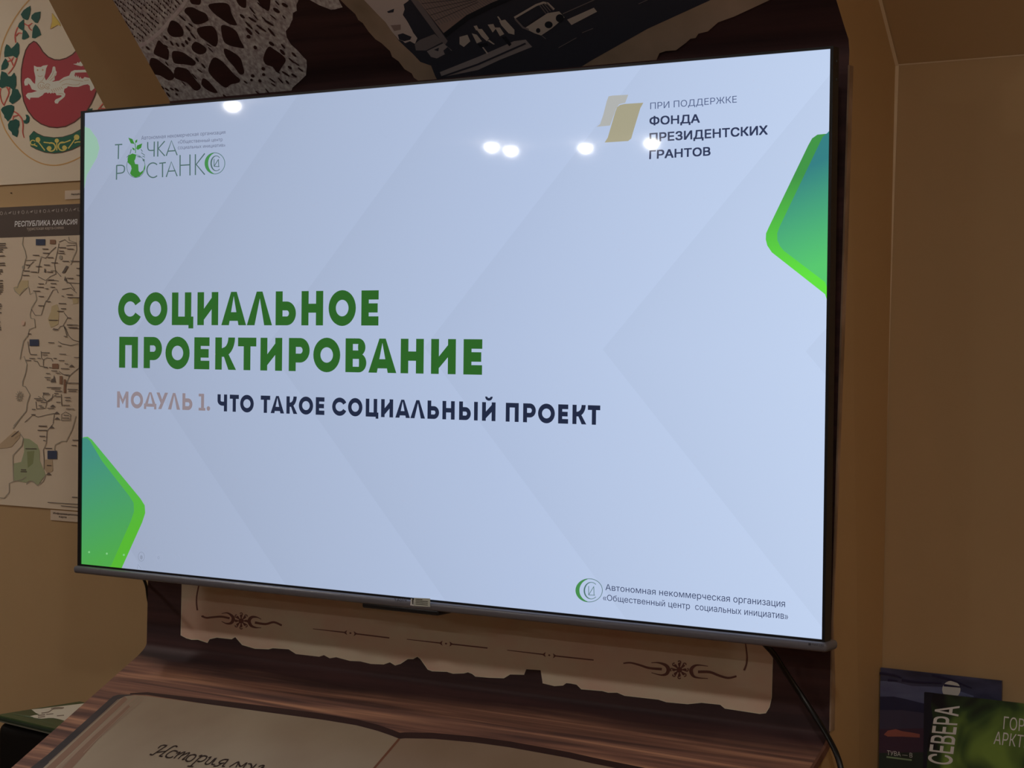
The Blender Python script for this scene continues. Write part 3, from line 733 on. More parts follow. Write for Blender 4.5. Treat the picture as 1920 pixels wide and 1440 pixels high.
row2 = [('П', c1(127), c1(315)), ('Р', c1(373), c1(555)), ('О', c1(590), c1(832)), ('Е', c1(878), c1(1030)), ('К', c1(1088), c1(1297)), ('Т', c1(1315), c1(1498)), ('И', c1(1540), c1(1757)), ('Р', c2(10), c2(207)), ('О', c2(242), c2(497)), ('В', c2(547), c2(745)), ('А', c2(765), c2(1030)), ('Н', c2(1070), c2(1288)), ('И', c2(1358), c2(1592)), ('Е', c2(1665), c2(1842))]
st = PS.at(c1(719), 580).x - PS.at(c1(655), 580).x
block_row(['title_lettering'], [(*r, 0) for r in row1], (440, 547.2), (440, 609.8), 1, st, [m_tg])
block_row(['title_lettering'], [(*r, 0) for r in row2], (540, 633.6), (540, 695.6), 1, st, [m_tg])
d1 = lambda a: 200 + a / 4.0
d2 = lambda a: 660 + a / 4.0
row3 = [('М', d1(80), d1(165), 1), ('О', d1(183), d1(275), 1), ('Д', d1(282), d1(375), 1), ('У', d1(375), d1(462), 1), ('Л', d1(462), d1(553), 1), ('Ь', d1(570), d1(645), 1), ('1', d1(692), d1(742), 1), ('.', d1(752), d1(778), 1),
        ('Ч', d1(833), d1(905), 0), ('Т', d1(925), d1(993), 0), ('О', d1(1003), d1(1105), 0), ('Т', d1(1157), d1(1228), 0), ('А', d1(1232), d1(1333), 0), ('К', d1(1350), d1(1432), 0), ('О', d1(1443), d1(1550), 0), ('Е', d1(1570), d1(1635), 0),
        ('С', d1(1693), d1(1797), 0), ('О', d1(1812), d2(80), 0), ('Ц', d2(105), d2(200), 0), ('И', d2(220), d2(310), 0), ('А', d2(327), d2(437), 0), ('Л', d2(440), d2(550), 0), ('Ь', d2(568), d2(655), 0), ('Н', d2(680), d2(772), 0),
        ('Ь', d2(805), d2(893), 0), ('І', d2(917), d2(945), 0), ('Й', d2(977), d2(1078), 0), ('П', d2(1155), d2(1252), 0), ('Р', d2(1285), d2(1380), 0), ('О', d2(1397), d2(1523), 0), ('Е', d2(1548), d2(1623), 0), ('К', d2(1655), d2(1760), 0), ('Т', d2(1770), d2(1863), 0)]
st3 = PS.at(d2(708), 770).x - PS.at(d2(680), 770).x
zt = (PS.at(220, 735).z + PS.at(1112, 758.3).z) / 2; zb = (PS.at(220, 765.5).z + PS.at(1112, 794.6).z) / 2
Bs = {0: Block(), 1: Block()}
for ch, a, bq, k in row3:
    t = (a - 220) / (1120 - 220); mid = 750 + 27 * t
    letter(Bs[k], ch, PS.at(a, mid).x, PS.at(bq, mid).x, zb, zt, -.0006, st3 * (1.0 if k == 0 else .95))
for k, nm, mm in ((0, 'subtitle_lettering', m_tn), (1, 'module_lettering', m_tt)):
    me = bpy.data.meshes.new(nm); me.from_pydata(Bs[k].v, [], Bs[k].f); me.materials.append(mm)
    o = bpy.data.objects.new(nm, me); COL.objects.link(o); o.parent = screen; o.matrix_parent_inverse = world_of(screen).inverted()

# fund mark, top right
A = Art(PS, .0003).crop(1080, 150, 3.512)
A.poly([(215, 108), (240, 103), (345, 97), (325, 150), (285, 160), (265, 190), (225, 300), (137, 308), (160, 290), (180, 230), (203, 140)], glow('slide_pale_gold', (176, 178, 176)))
A.up()
A.poly([(290, 165), (320, 158), (445, 150), (425, 185), (375, 350), (365, 385), (345, 402), (190, 412), (210, 380), (260, 210), (272, 180)], glow('slide_gold', (166, 161, 136)))
tx = glow('slide_ink', (48, 58, 88)); tx2 = glow('slide_ink_light', (84, 98, 134))
A.text('ПРИ ПОДДЕРЖКЕ', (490, 193), (1060, 148), (490, 150), (1060, 104), tx2, -.004)
A.text('ФОНДА', (487, 296), (815, 280), (487, 243), (815, 226), tx, .024)
A.text('ПРЕЗИДЕНТСКИХ', (487, 407), (1262, 358), (487, 352), (1262, 300), tx, .024)
A.text('ГРАНТОВ', (485, 520), (885, 496), (487, 465), (885, 442), tx, .024)
A.build('fund_logo', screen)

# initiative centre mark, bottom right
gg = glow('slide_logo_green', (70, 140, 78)); gl = glow('slide_logo_line', (80, 116, 112))
def cmark(A, cx, cy, rx, ry, wthin, wthick):
    A.arc(cx, cy, rx, ry, 0, 360, 1, gl, 48, lambda a: wthin)
    A.arc(cx + wthick * .42, cy, rx, ry, 105, 255, 1, gg, 32, lambda a: max(wthin, wthick * max(0, -math.cos(a)) ** 1.5))
A = Art(PS, .0003).crop(1070, 1070, 8.348)
cmark(A, 290, 308, 208, 182, 9, 62)
A.up()
A.arc(325, 312, 108, 130, 48, 312, 12, gl, 30, lambda a: 9 + 13 * max(0, -math.cos(a)))
for q in [[(285, 240), (285, 380)], [(285, 378), (362, 252)], [(364, 245), (370, 388)], [(282, 380), (384, 384)]]: A.line(q, 9, gl)
tq = glow('slide_footer_ink', (52, 62, 96))
A.crop(1060, 1060, 3.84)
A.text('Автономная некоммерческая организация', (290, 178), (1583, 301), (290, 134), (1583, 250), tq, -.004)
A.text('«Общественный центр  социальных инициатив»', (272, 250), (1605, 389), (272, 208), (1605, 339), tq, -.004)
A.build('centre_logo', screen)

# growth point mark, top left
gt = glow('slide_logo_grey', (78, 106, 104)); gtx = glow('slide_logo_small', (98, 104, 128)); gE = glow('slide_earth', (60, 130, 54))
A = Art(PS, .0003).crop(180, 220, 6.857)
w = 15
for q in [[(245, 354), (340, 348)], [(292, 350), (288, 537)], [(752, 312), (748, 505)], [(797, 310), (795, 505)], [(885, 306), (802, 402), (887, 497)], [(905, 495), (972, 300), (1045, 487)], [(925, 436), (1025, 428)],
          [(268, 614), (265, 802)], [(815, 592), (900, 582)], [(857, 590), (857, 770)], [(905, 767), (970, 572), (1045, 757)], [(925, 694), (1025, 687)], [(1083, 485), (1083, 754)], [(1210, 478), (1210, 747)], [(1083, 618), (1210, 610)],
          [(1280, 475), (1280, 742)], [(1400, 465), (1290, 606), (1400, 737)]]: A.line(q, w, gt)
A.line(smooth([(667, 318), (669, 395), (690, 425), (748, 424)]), w, gt)
A.line(smooth([(268, 620), (335, 618), (366, 640), (364, 690), (335, 714), (268, 722)]), w, gt)
A.arc(735, 680, 78, 94, 48, 312, w, gt)
cmark(A, 1530, 592, 128, 136, 8, 46)
A.arc(1548, 592, 66, 96, 48, 312, 10, gt, 24, lambda a: 8 + 10 * max(0, -math.cos(a)))
for q in [[(1520, 535), (1520, 632)], [(1520, 630), (1575, 542)], [(1576, 538), (1580, 636)], [(1516, 630), (1588, 634)]]: A.line(q, 9, gt)
A.arc(515, 630, 118, 145, 0, 360, 6, gt, 40)
A.poly([(420, 490), (470, 465), (520, 480), (510, 530), (495, 560), (505, 600), (545, 605), (550, 690), (570, 710), (610, 680), (632, 600), (634, 650), (600, 720), (560, 760), (510, 775), (460, 750), (440, 720), (460, 660), (450, 620), (410, 580), (408, 530)], gE)
A.poly([(520, 505), (560, 500), (585, 520), (560, 515)], gt); A.poly([(600, 540), (625, 535), (628, 570), (605, 560)], gt)
A.line([(510, 462), (512, 400), (504, 335)], 9, gE)
for q in [[(418, 262), (470, 280), (498, 342), (450, 335)], [(505, 332), (508, 300), (534, 283), (530, 320)], [(520, 402), (530, 362), (597, 335), (582, 392), (540, 420)], [(468, 388), (496, 400), (502, 428), (475, 415)]]: A.poly(q, gE)
for q in [[(400, 515), (430, 480)], [(440, 470), (455, 410)], [(580, 410), (600, 440)], [(585, 455), (632, 490)], [(600, 500), (632, 512)]]: A.line(q, 8, gt)
A.text('Автономная некомерческая организация', (585, 290), (1665, 212), (585, 240), (1665, 166), gtx, -.004)
A.text('«Общественный центр', (1055, 338), (1630, 305), (1055, 292), (1630, 262), gtx, -.004)
A.text('социальных инициатив»', (1055, 412), (1665, 376), (1055, 366), (1665, 332), gtx, -.004)
A.build('growth_point_logo', screen)
# presenter controls and mouse pointer
A = Art(PS, .0009).crop(130, 1000, 7.68)
gi = glow('slide_icon', (142, 152, 174)); gi2 = glow('slide_icon_faint', (160, 172, 196)); gw = glow('slide_icon_light', (128, 200, 132))
A.arc(1043, 335, 44, 66, 0, 360, 8, gi); A.disc(1043, 345, 20, 32, gi)
A.build('control_icon', screen); A = Art(PS, .0009).crop(130, 1000, 7.68)
A.arc(1295, 360, 40, 56, 0, 360, 5, gi2); A.arc(1290, 350, 12, 18, 0, 360, 5, gi)
A.build('control_icon', screen); A = Art(PS, .0009).crop(130, 1000, 7.68)
A.arc(1555, 370, 40, 56, 160, 380, 5, gi2); A.build('control_icon', screen)
for q in [(290, 270), (545, 292), (790, 310)]:
    A = Art(PS, .0009).crop(130, 1000, 7.68); A.disc(*q, 14, 15, gw); A.build('control_icon', screen)
A = Art(PS, .0009).crop(130, 1000, 7.68)
A.line([(985, 512), (993, 445), (1042, 508)], 8, gi)
A.build('mouse_pointer', screen)

# sticker and lettering on the bottom bar
PCH = Y(-.0113)
A = Art(PCH, .0003).crop(720, 1105, 17.4545)
ms = mat('sticker_paper', (150, 148, 132), .45); mk = mat('sticker_ink', (60, 58, 50), .45)
A.poly([(985, 275), (1515, 300), (1515, 575), (985, 545)], ms)
A.poly([(885, 300), (930, 305), (915, 400), (980, 330), (980, 545), (860, 520)], mat('sticker_white', (170, 168, 160), .45))
A.up()
for i in range(4): A.line([(1040, 325 + 52 * i), (1440 - (180 if i == 0 else 0), 345 + 56 * i - (10 if i == 0 else 0))], 22, mk)
A.poly([(920, 340), (970, 330), (965, 500), (930, 480)], mk)
A.build('sticker', chin); A = Art(PCH, .0003).crop(720, 1105, 17.4545)
A.text('YASIN', (325, 395), (735, 400), (325, 270), (735, 275), mat('brand_grey', (92, 89, 92), .8))
A.build('brand_lettering', chin); A = Art(PCH, .0003).crop(1480, 1190, 19.2)
mb = mat('brand_faint', (70, 68, 70), .8)
A.poly([(690, 300), (780, 305), (780, 385), (690, 380)], mb)
A.text('MAX LED', (825, 385), (1255, 432), (825, 310), (1255, 360), mb)
A.build('model_lettering', chin)

# ------------------------------------------------------------------ cables
m_cab = mat('cable_rubber', (12, 12, 13), 1, 0.35, 0.5)
def yp(u, v, y): return Y(y).at(u, v)
pts = [Vector((.56, .05, -.395)), yp(1444, 1212, .07), yp(1462, 1245, .095), yp(1500, 1300, .112), yp(1541, 1362, .10), yp(1562, 1398, .085), yp(1583, 1446, .07)]
e = pts[-1]; pts += [e + Vector((.012, -.015, -.1)), e + Vector((.02, .0, -.3)), Vector((.72, .07, FLOOR + .012)), Vector((.80, .10, FLOOR + .006))]
tag(tube('power_cable', [tuple(q) for q in pts], .0042, m_cab), 'thick black cable hanging from the right end of the television', 'cable')
pts = [Vector((-.66, .06, -.392)), onx(273.5, 1084, -.688), onx(276, 1110, -.69), onx(281, 1150, -.694), Vector((-.70, .24, -.60)), Vector((-.705, .285, -.9)), Vector((-.705, .295, FLOOR + .006))]
tag(tube('signal_cable', [tuple(q) for q in pts], .0028, m_cab), 'thin black cable at the left edge below the television', 'cable')

# ------------------------------------------------------------------ wall poster with the coat of arms
PE = Y(LWALL - .004); KE = .30
def pe(n, c): return mat('emblem_' + n, c, KE, 0.55)
m_cream = noisy('emblem_board', (146, 124, 102), (150, 128, 106), KE, (2, 2, 2), 0.55)
poster = box('emblem_poster', (-1.46, LWALL - .004, PE.at(80, 342.5).z), (-.955, LWALL, .97), m_cream)
tag(poster, 'cream wall poster with red shield emblem and green vine', 'poster')
A = Art(PE, .0004)
gold = pe('gold', (134, 100, 58)); red = pe('red', (110, 38, 40)); dk = pe('outline', (62, 34, 26)); lf = pe('leaf', (22, 52, 42)); stm = pe('stem', (130, 56, 44)); beast = pe('beast', (170, 150, 120)); bdk = pe('beast_line', (122, 98, 70)); yel = pe('star', (150, 118, 50)); ygl = pe('ribbon_gold', (158, 126, 64)); rib = pe('ribbon', (28, 62, 46))
A.line(smooth([(66, -13), (55, 0), (44, 12), (33, 27), (23, 43), (14, 60), (7, 77), (2, 95), (-3, 130), (-5, 165), (-3, 190), (0, 209), (2.4, 223), (9.4, 242), (17.7, 256), (29.5, 271.6), (44.9, 287), (61.4, 298.7), (80, 307), (100, 310), (118, 308), (135.8, 302), (152, 294), (166, 283)]), 2.3, gold)
sh = [(63.75, 77.5), (55, 83.8), (48.8, 93.8), (43.8, 111), (40.6, 130), (40, 150), (41.3, 170), (45, 190), (52.5, 207.5), (63.8, 222.5), (77.5, 232.5), (92.5, 238), (107.5, 239.4), (123.8, 237), (140, 229), (153.8, 217.5), (162.5, 208.8), (171, 195), (177.5, 181), (182, 167.5), (184, 152), (183, 130), (178, 110), (168, 92), (158, 84), (150, 88), (143, 95.6), (136, 102.5), (125, 109), (112.5, 112.5), (102.5, 112), (91, 107), (81, 97.5), (75, 87.5), (68.8, 80)]
A.poly(sh, red); A.up(); A.line(sh, 2.2, dk, closed=True)
A.crop(30, 70, 8)
body = [(272, 425), (320, 445), (375, 445), (410, 425), (480, 415), (455, 470), (445, 540), (430, 590), (450, 640), (480, 655), (560, 665), (650, 650), (720, 600), (800, 575), (830, 515), (880, 492), (1080, 485), (1110, 515), (1080, 525), (890, 530), (880, 570), (900, 600), (905, 565), (925, 605), (935, 575), (955, 615), (970, 590), (985, 618), (1010, 620), (1030, 595), (1100, 610), (1160, 640), (1185, 700), (1170, 730), (1180, 765), (1150, 790), (1140, 805), (1115, 795), (1110, 730), (1080, 705), (1020, 715), (940, 745), (860, 745), (780, 735), (770, 755), (730, 775), (720, 820), (745, 850), (735, 890), (690, 930), (650, 960), (630, 995), (590, 990), (580, 960), (600, 930), (650, 910), (690, 885), (680, 870), (610, 870), (600, 840), (575, 830), (560, 845), (545, 828), (525, 848), (505, 828), (480, 845), (465, 828), (430, 835), (400, 870), (340, 905), (220, 905), (210, 940), (165, 900), (150, 870), (180, 835), (240, 830), (320, 805), (240, 780), (215, 720), (185, 690), (180, 720), (135, 725), (125, 670), (140, 625), (180, 605), (220, 625), (260, 680), (290, 700), (295, 600), (285, 550), (275, 510)]
A.poly(body, beast)
A.poly([(455, 650), (500, 590), (540, 520), (555, 445), (575, 435), (592, 445), (600, 500), (615, 520), (605, 570), (582, 590), (585, 640), (540, 665), (480, 665)], beast)
A.poly([(860, 400), (910, 395), (930, 370), (945, 388), (970, 360), (985, 385), (1010, 360), (1030, 390), (1040, 415), (980, 435), (920, 420)], beast)
A.up()
A.arc(385, 725, 52, 52, 20, 330, 7, bdk); A.arc(390, 730, 24, 24, -60, 240, 7, bdk); A.arc(478, 738, 40, 38, 40, 340, 7, bdk); A.arc(482, 740, 16, 16, -60, 240, 7, bdk)
A.disc(328, 492, 12, 14, bdk); A.disc(406, 490, 12, 14, bdk); A.line([(330, 575), (365, 590), (405, 575)], 7, bdk); A.line([(430, 600), (400, 650), (370, 660)], 6, bdk)
for i in range(6): A.line([(535 + 28 * i, 780 - 8 * i), (560 + 28 * i, 825 - 10 * i)], 7, bdk)
for q in [[(660, 680), (730, 640), (810, 625), (900, 645), (1010, 660)], [(690, 720), (760, 700), (860, 715), (940, 710), (960, 685)], [(480, 640), (540, 580), (575, 500)], [(510, 650), (570, 600), (600, 540)], [(640, 850), (690, 840), (720, 860)], [(1030, 650), (1100, 640)]]: A.line(smooth(q), 6, bdk)
A.crop(0, 0, 9)
for q in [[(515, 100), (522, 160), (510, 240), (480, 330), (450, 340), (390, 310), (355, 245), (400, 175), (460, 130)], [(690, 195), (680, 300), (640, 390), (600, 385), (530, 310), (540, 260), (590, 215)], [(600, 410), (640, 450), (670, 500), (700, 590), (640, 620), (600, 650), (545, 640), (550, 570), (560, 480)],
          [(405, 325), (415, 420), (410, 500), (450, 530), (495, 610), (480, 640), (410, 670), (375, 660), (385, 560), (390, 520), (340, 490), (305, 450), (330, 390)], [(115, 745), (160, 770), (195, 820), (240, 780), (300, 710), (330, 760), (330, 900), (290, 985), (220, 940), (150, 955), (80, 965), (75, 890), (90, 800)],
          [(95, 985), (130, 1020), (150, 1080), (130, 1140), (90, 1170), (25, 1185), (30, 1110), (60, 1040)], [(30, 1200), (110, 1230), (150, 1290), (190, 1290), (245, 1225), (275, 1300), (280, 1420), (10, 1420), (10, 1300)]]: A.poly(q, lf)
def stems(ls):
    for q in ls: A.line(smooth(q), 22, stm, 14)
stems([[(270, 720), (258, 600), (290, 490), (310, 460)], [(270, 610), (320, 560), (380, 565)], [(415, 400), (480, 430), (550, 390)], [(480, 430), (510, 490), (550, 515)], [(290, 980), (255, 1080), (220, 1150), (140, 1250)], [(230, 1110), (190, 1020), (150, 970)], [(190, 1020), (130, 1040)], [(200, 1020), (235, 965)]])
A.poly([(885, 220), (1010, 380), (1030, 440), (980, 420), (855, 490), (885, 360)], yel); A.line([(855, 490), (885, 360), (885, 225)], 8, gold); A.line([(855, 490), (980, 420), (1030, 440)], 8, gold)
A.crop(0, 150, 8.471)
for q in [[(0, 0), (100, -60), (262, -60), (265, 80), (240, 140), (290, 150), (310, 200), (340, 260), (310, 310), (270, 340), (200, 385), (150, 340), (160, 270), (190, 220), (200, 150), (150, 110), (100, 100), (40, 130), (0, 110)], [(20, 470), (50, 430), (130, 400), (190, 395), (230, 420), (225, 500), (200, 550), (180, 600), (130, 660), (100, 620), (75, 600), (70, 560), (30, 500)],
          [(205, 635), (260, 620), (310, 650), (315, 720), (290, 780), (300, 820), (275, 910), (200, 870), (190, 830), (140, 780), (130, 710), (160, 650)], [(410, 550), (450, 555), (475, 600), (465, 670), (430, 695), (390, 690), (375, 640), (410, 640), (425, 600)], [(1395, 505), (1410, 460), (1480, 450), (1450, 505)]]: A.poly(q, lf)
stems([[(15, 130), (5, 220), (30, 340), (75, 410)], [(110, 110), (140, 170), (140, 230), (70, 390)], [(160, 115), (150, 160)], [(225, 500), (290, 540), (350, 620), (370, 720), (365, 830), (390, 920)], [(210, 580), (300, 560)], [(215, 590), (212, 640)], [(1550, 495), (1620, 400), (1665, 355)], [(1590, 450), (1690, 460)]])
A.poly([(540, 810), (600, 850), (700, 895), (860, 915), (1000, 905), (1150, 860), (1310, 770), (1400, 960), (1290, 1035), (1150, 1105), (1000, 1150), (870, 1165), (720, 1150), (580, 1100), (490, 1050), (470, 890)], rib)
A.line([(540, 810), (600, 850), (700, 895), (860, 915), (1000, 905), (1150, 860), (1310, 770)], 8, dk); A.line([(1290, 1035), (1150, 1105), (1000, 1150), (870, 1165), (720, 1150), (580, 1100), (490, 1050)], 8, dk)
A.up()
A.arc(820, 1065, 66, 66, -120, 170, 22, ygl); A.arc(1000, 1055, 66, 66, 10, 300, 22, ygl); A.disc(790, 1085, 36, 36, ygl); A.disc(1030, 1075, 36, 36, ygl)
for q in [[(720, 1120), (660, 1040), (590, 950)], [(1090, 1090), (1150, 1010), (1210, 920)], [(910, 950), (910, 1120)], [(700, 990), (790, 1000), (870, 1010)], [(950, 1005), (1040, 990), (1130, 955)], [(500, 1030), (540, 1030), (600, 1055)], [(1190, 1000), (1240, 985), (1300, 985)]]: A.line(smooth(q), 18, ygl)
A.arc(530, 995, 38, 38, 20, 330, 16, ygl); A.disc(610, 950, 38, 42, ygl); A.disc(1225, 910, 44, 44, ygl); A.disc(910, 965, 34, 34, ygl)
A.build('emblem_print', poster)

# ------------------------------------------------------------------ tourist map poster
KM = .235
PM = Y(LWALL - .003)
m_map = noisy('map_paper', (122, 105, 86), (128, 112, 92), KM, (2, 2, 2), 0.6)
mapp = box('map_poster', (-1.60, LWALL - .003, PM.at(75, 952).z), (-.985, LWALL, PM.at(75, 385.5).z), m_map)
tag(mapp, 'tourist map poster with brown heading beside the television', 'poster')
def pm(n, c): return mat('map_' + n, c, KM, 0.6)
A = Art(PM, .0004)
ztop, zbot = PM.at(75, 385.5).z, PM.at(75, 443.3).z
hb = pm('heading', (50, 41, 35)); yy = LWALL - .003 - .0004
A.add([Vector((-1.60, yy, zbot)), Vector((-.985, yy, zbot)), Vector((-.985, yy, ztop)), Vector((-1.60, yy, ztop))], [(0, 1, 2, 3)], hb)
A.up()
A.text('РЕСПУБЛИКА ХАКАСИЯ', (28, 425), (144.6, 420.4), (28.7, 415), (145.4, 411), pm('title', (176, 152, 122)), .02)
A.text('туристская карта-схема', (50.8, 432), (119.6, 429), (50.8, 426), (119.6, 423.5), pm('subtitle', (112, 98, 84)))
random.seed(9)
sym = pm('symbols', (98, 88, 78))
for i in range(19):
    x = 3 + i * 8.1; y = 400 - i * .42
    k = i % 5
    if k == 0: A.arc(x, y, 2.4, 3, 0, 360, .9, sym, 10)
    elif k == 1: A.line([(x - 2, y + 3), (x, y - 3), (x + 2, y + 3)], 1, sym)
    elif k == 2: A.line([(x - 3, y + 1), (x, y - 1), (x + 3, y - 2)], 1.2, sym); A.disc(x, y, 1.3, 1.6, sym)
    elif k == 3: A.line([(x - 2, y - 3), (x - 2, y + 3), (x + 2, y + 3), (x + 2, y - 3)], 1, sym)
    else: A.line([(x, y - 3), (x, y + 3)], 1.4, sym); A.line([(x - 2, y), (x + 2, y - 1)], 1, sym)
bd = pm('border', (92, 82, 68)); rd = pm('road', (62, 53, 45)); tk = pm('khaki', (114, 98, 70)); og = pm('ochre', (108, 90, 68)); gr = pm('green', (94, 94, 68)); gr2 = pm('green_dark', (80, 80, 52)); bl = pm('blue', (36, 38, 47)); br = pm('brown', (82, 58, 42)); ink = pm('ink', (58, 49, 42)); pk = pm('pink', (138, 104, 86))
M1 = lambda: A.crop(0, 430, 7.2); M2 = lambda: A.crop(0, 600, 7.2); M3 = lambda: A.crop(0, 780, 7.2)
M1(); A.poly([(290, 690), (390, 690), (380, 780), (270, 890), (200, 840), (190, 780), (250, 760)], tk); A.poly([(700, 1040), (770, 1010), (800, 1090), (790, 1280), (690, 1330), (650, 1210), (690, 1110)], tk); A.poly([(980, 930), (1060, 920), (1060, 1000), (990, 1010)], tk)
M3(); A.poly([(0, 380), (90, 300), (200, 200), (280, 220), (270, 290), (160, 420), (0, 440)], og); A.poly([(320, 300), (400, 310), (510, 390), (540, 480), (540, 600), (590, 720), (620, 790), (520, 930), (400, 870), (360, 900), (190, 870), (190, 640), (290, 620), (330, 480)], gr); A.poly([(610, 590), (710, 590), (720, 740), (640, 780), (600, 700)], og)
A.up()
A.poly([(370, 480), (470, 470), (450, 640), (380, 700)], gr2)
def ln(ls, w, mt):
    for q in ls: A.line(q, w, mt)
M1()
ln([[(320, 100), (305, 200), (345, 300), (360, 380), (345, 420), (310, 560), (290, 660), (250, 740), (240, 790), (190, 790), (210, 840), (270, 890), (330, 810), (390, 780), (410, 880), (480, 840), (500, 950), (430, 1060), (410, 1150), (420, 1200), (470, 1210), (480, 1320), (400, 1350), (375, 1455)], [(930, 100), (940, 150), (1030, 180), (1040, 280), (990, 390), (960, 480)]], 10, bd)
ln([[(800, 190), (780, 300), (750, 420), (740, 480), (760, 600)], [(560, 370), (620, 390), (660, 340), (700, 290), (760, 240)], [(520, 590), (530, 500), (560, 380)], [(630, 980), (720, 820), (770, 810), (790, 860)], [(430, 1080), (480, 1160), (560, 1160), (610, 1000), (630, 960)], [(840, 810), (960, 790), (1040, 860)], [(900, 720), (1090, 730)], [(870, 1130), (920, 1190), (860, 1290), (910, 1440)], [(800, 170), (880, 140), (930, 180), (1030, 190), (1020, 215), (900, 220)], [(350, 420), (490, 415)], [(380, 530), (420, 470), (460, 435)], [(520, 640), (620, 690), (680, 640), (760, 600)], [(620, 740), (640, 690), (760, 690), (800, 700)], [(860, 560), (920, 500)], [(880, 690), (960, 740), (1010, 820)], [(720, 1340), (790, 1350), (820, 1310), (870, 1300)], [(690, 560), (760, 560), (830, 640)]], 8, rd)
M2()
ln([[(375, 215), (320, 290), (290, 440), (275, 530), (330, 490), (370, 600), (350, 720), (310, 830), (310, 890), (350, 900), (410, 1010), (370, 1130), (360, 1230), (190, 1430)]], 12, bd)
ln([[(880, 90), (930, 210), (990, 270), (1070, 290)], [(380, 290), (400, 430), (420, 470)], [(590, 620), (590, 540), (640, 510), (700, 520), (720, 560)], [(800, 690), (850, 730), (940, 760), (980, 720), (1080, 640)], [(840, 1160), (830, 1000)], [(620, 1180), (640, 1100), (520, 1030)], [(640, 1100), (760, 1010)], [(500, 1200), (490, 1100)], [(740, 1260), (640, 1280), (520, 1310), (450, 1280), (340, 1380)], [(740, 1260), (720, 1400)], [(940, 760), (900, 860), (880, 960)], [(460, 550), (510, 560), (540, 620), (650, 640)], [(560, 420), (565, 510), (590, 540)], [(640, 1100), (580, 1040), (600, 990)], [(640, 1100), (700, 1080), (720, 1000)], [(790, 290), (840, 320), (960, 345), (1060, 320)], [(500, 1200), (620, 1190)]], 8, rd)
M3()
ln([[(300, 0), (180, 170)], [(280, 240), (320, 300), (300, 400), (180, 530), (180, 640), (190, 880), (130, 910), (130, 1030), (60, 1110), (0, 1100)], [(190, 880), (300, 860), (360, 820)], [(360, 920), (410, 880), (450, 880), (510, 940), (590, 880), (620, 790)], [(1030, 0), (980, 180), (900, 340), (840, 340), (750, 390), (740, 460)]], 11, bd)
ln([[(720, 110), (640, 200), (630, 370), (590, 460), (600, 580), (600, 720)]], 8, rd)
A.up()
def rect(a, b, c, d, mt): A.poly([(a, b), (c, b), (c, d), (a, d)], mt)
M1(); rect(490, 132, 615, 215, bl); rect(1080, 155, 1112, 240, bl); rect(680, 140, 755, 200, br); A.poly([(600, 580), (605, 530), (620, 530), (625, 585)], rd); A.poly([(840, 590), (900, 490), (930, 500), (880, 590)], rd); A.poly([(870, 690), (885, 630), (915, 700)], rd); A.disc(825, 380, 22, 32, bd); A.disc(320, 515, 16, 26, bd)
M2(); rect(405, 262, 530, 350, bl); rect(710, 590, 795, 655, br); rect(810, 755, 848, 865, br); rect(865, 800, 895, 985, br); A.poly([(690, 840), (700, 800), (725, 790), (735, 740), (750, 800), (760, 840)], rd)
for cx, cy in ((975, 625), (720, 1165), (775, 1260), (780, 1335)): A.poly([(cx - 40, cy + 10), (cx - 20, cy - 10), (cx, cy - 24), (cx + 22, cy - 8), (cx + 38, cy + 10)], rd)
A.line([(835, 1355), (838, 1275), (890, 1240), (960, 1275), (955, 1355), (835, 1355)], 7, rd)
for i in range(12):
    a = i * math.pi / 6; A.line([(272 + 34 * math.cos(a), 1030 + 42 * math.sin(a)), (272 + 58 * math.cos(a), 1030 + 74 * math.sin(a))], 9, bd)
A.arc(272, 1030, 30, 40, 0, 360, 10, bd); A.disc(272, 1028, 14, 18, bd)
M3(); rect(648, 468, 775, 580, bl); A.poly([(625, 795), (665, 760), (705, 795)], rd); A.poly([(670, 165), (705, 130), (745, 165)], rd)
A.line([(160, 280), (260, 200)], 10, rd); A.line([(195, 300), (275, 250)], 8, og)
for a, b, c in ((350, 440, 500), (290, 725, 360), (285, 750, 372), (530, 135, 640), (515, 192, 640), (540, 272, 620), (590, 330, 622), (615, 435, 710), (985, 325, 1070), (975, 395, 1040), (640, 665, 700), (980, 1095, 1055)): A.line([(a, b), (c, b + 2)], 12, ink)
A.line([(650, 1165), (1060, 1192)], 10, ink); A.line([(830, 1212), (1060, 1232)], 10, ink)
M1()
rows = [(190, 85), (218, 82), (246, 98), (275, 52), (302, 40), (358, 72), (455, 72), (483, 78), (545, 42), (570, 44), (598, 18), (690, 46), (728, 44), (758, 50), (785, 48), (815, 50), (842, 40), (868, 20), (1008, 22), (1036, 34), (1066, 20), (1122, 26), (1250, 14), (1296, 10), (1325, 20), (1352, 22)]
for y, x in rows: A.line([(-60, y + 3), (x, y)], 13, ink)
dash = [(580, 265, 660), (585, 320, 670), (450, 350, 540), (490, 500, 570), (420, 575, 510), (350, 480, 410), (320, 560, 410), (310, 620, 400), (640, 380, 730), (800, 245, 900), (915, 265, 1000), (790, 322, 880), (800, 292, 870), (640, 575, 720), (525, 735, 600), (510, 780, 600), (455, 832, 550), (620, 800, 660), (690, 780, 750), (910, 660, 1000), (850, 430, 940), (960, 430, 1080), (530, 905, 600), (525, 1030, 600), (640, 975, 690), (800, 1000, 900), (830, 1070, 900), (780, 1105, 870), (670, 1225, 790), (905, 880, 990), (920, 920, 1080), (920, 1195, 970), (910, 1290, 990), (940, 1330, 1060), (390, 1410, 430), (700, 450, 790), (600, 480, 680), (690, 730, 770), (660, 680, 740), (1040, 525, 1090), (840, 900, 870), (1040, 620, 1090)]
for a, b, c in dash: A.line([(a, b), (c, b + 3)], 11, ink)
M2()
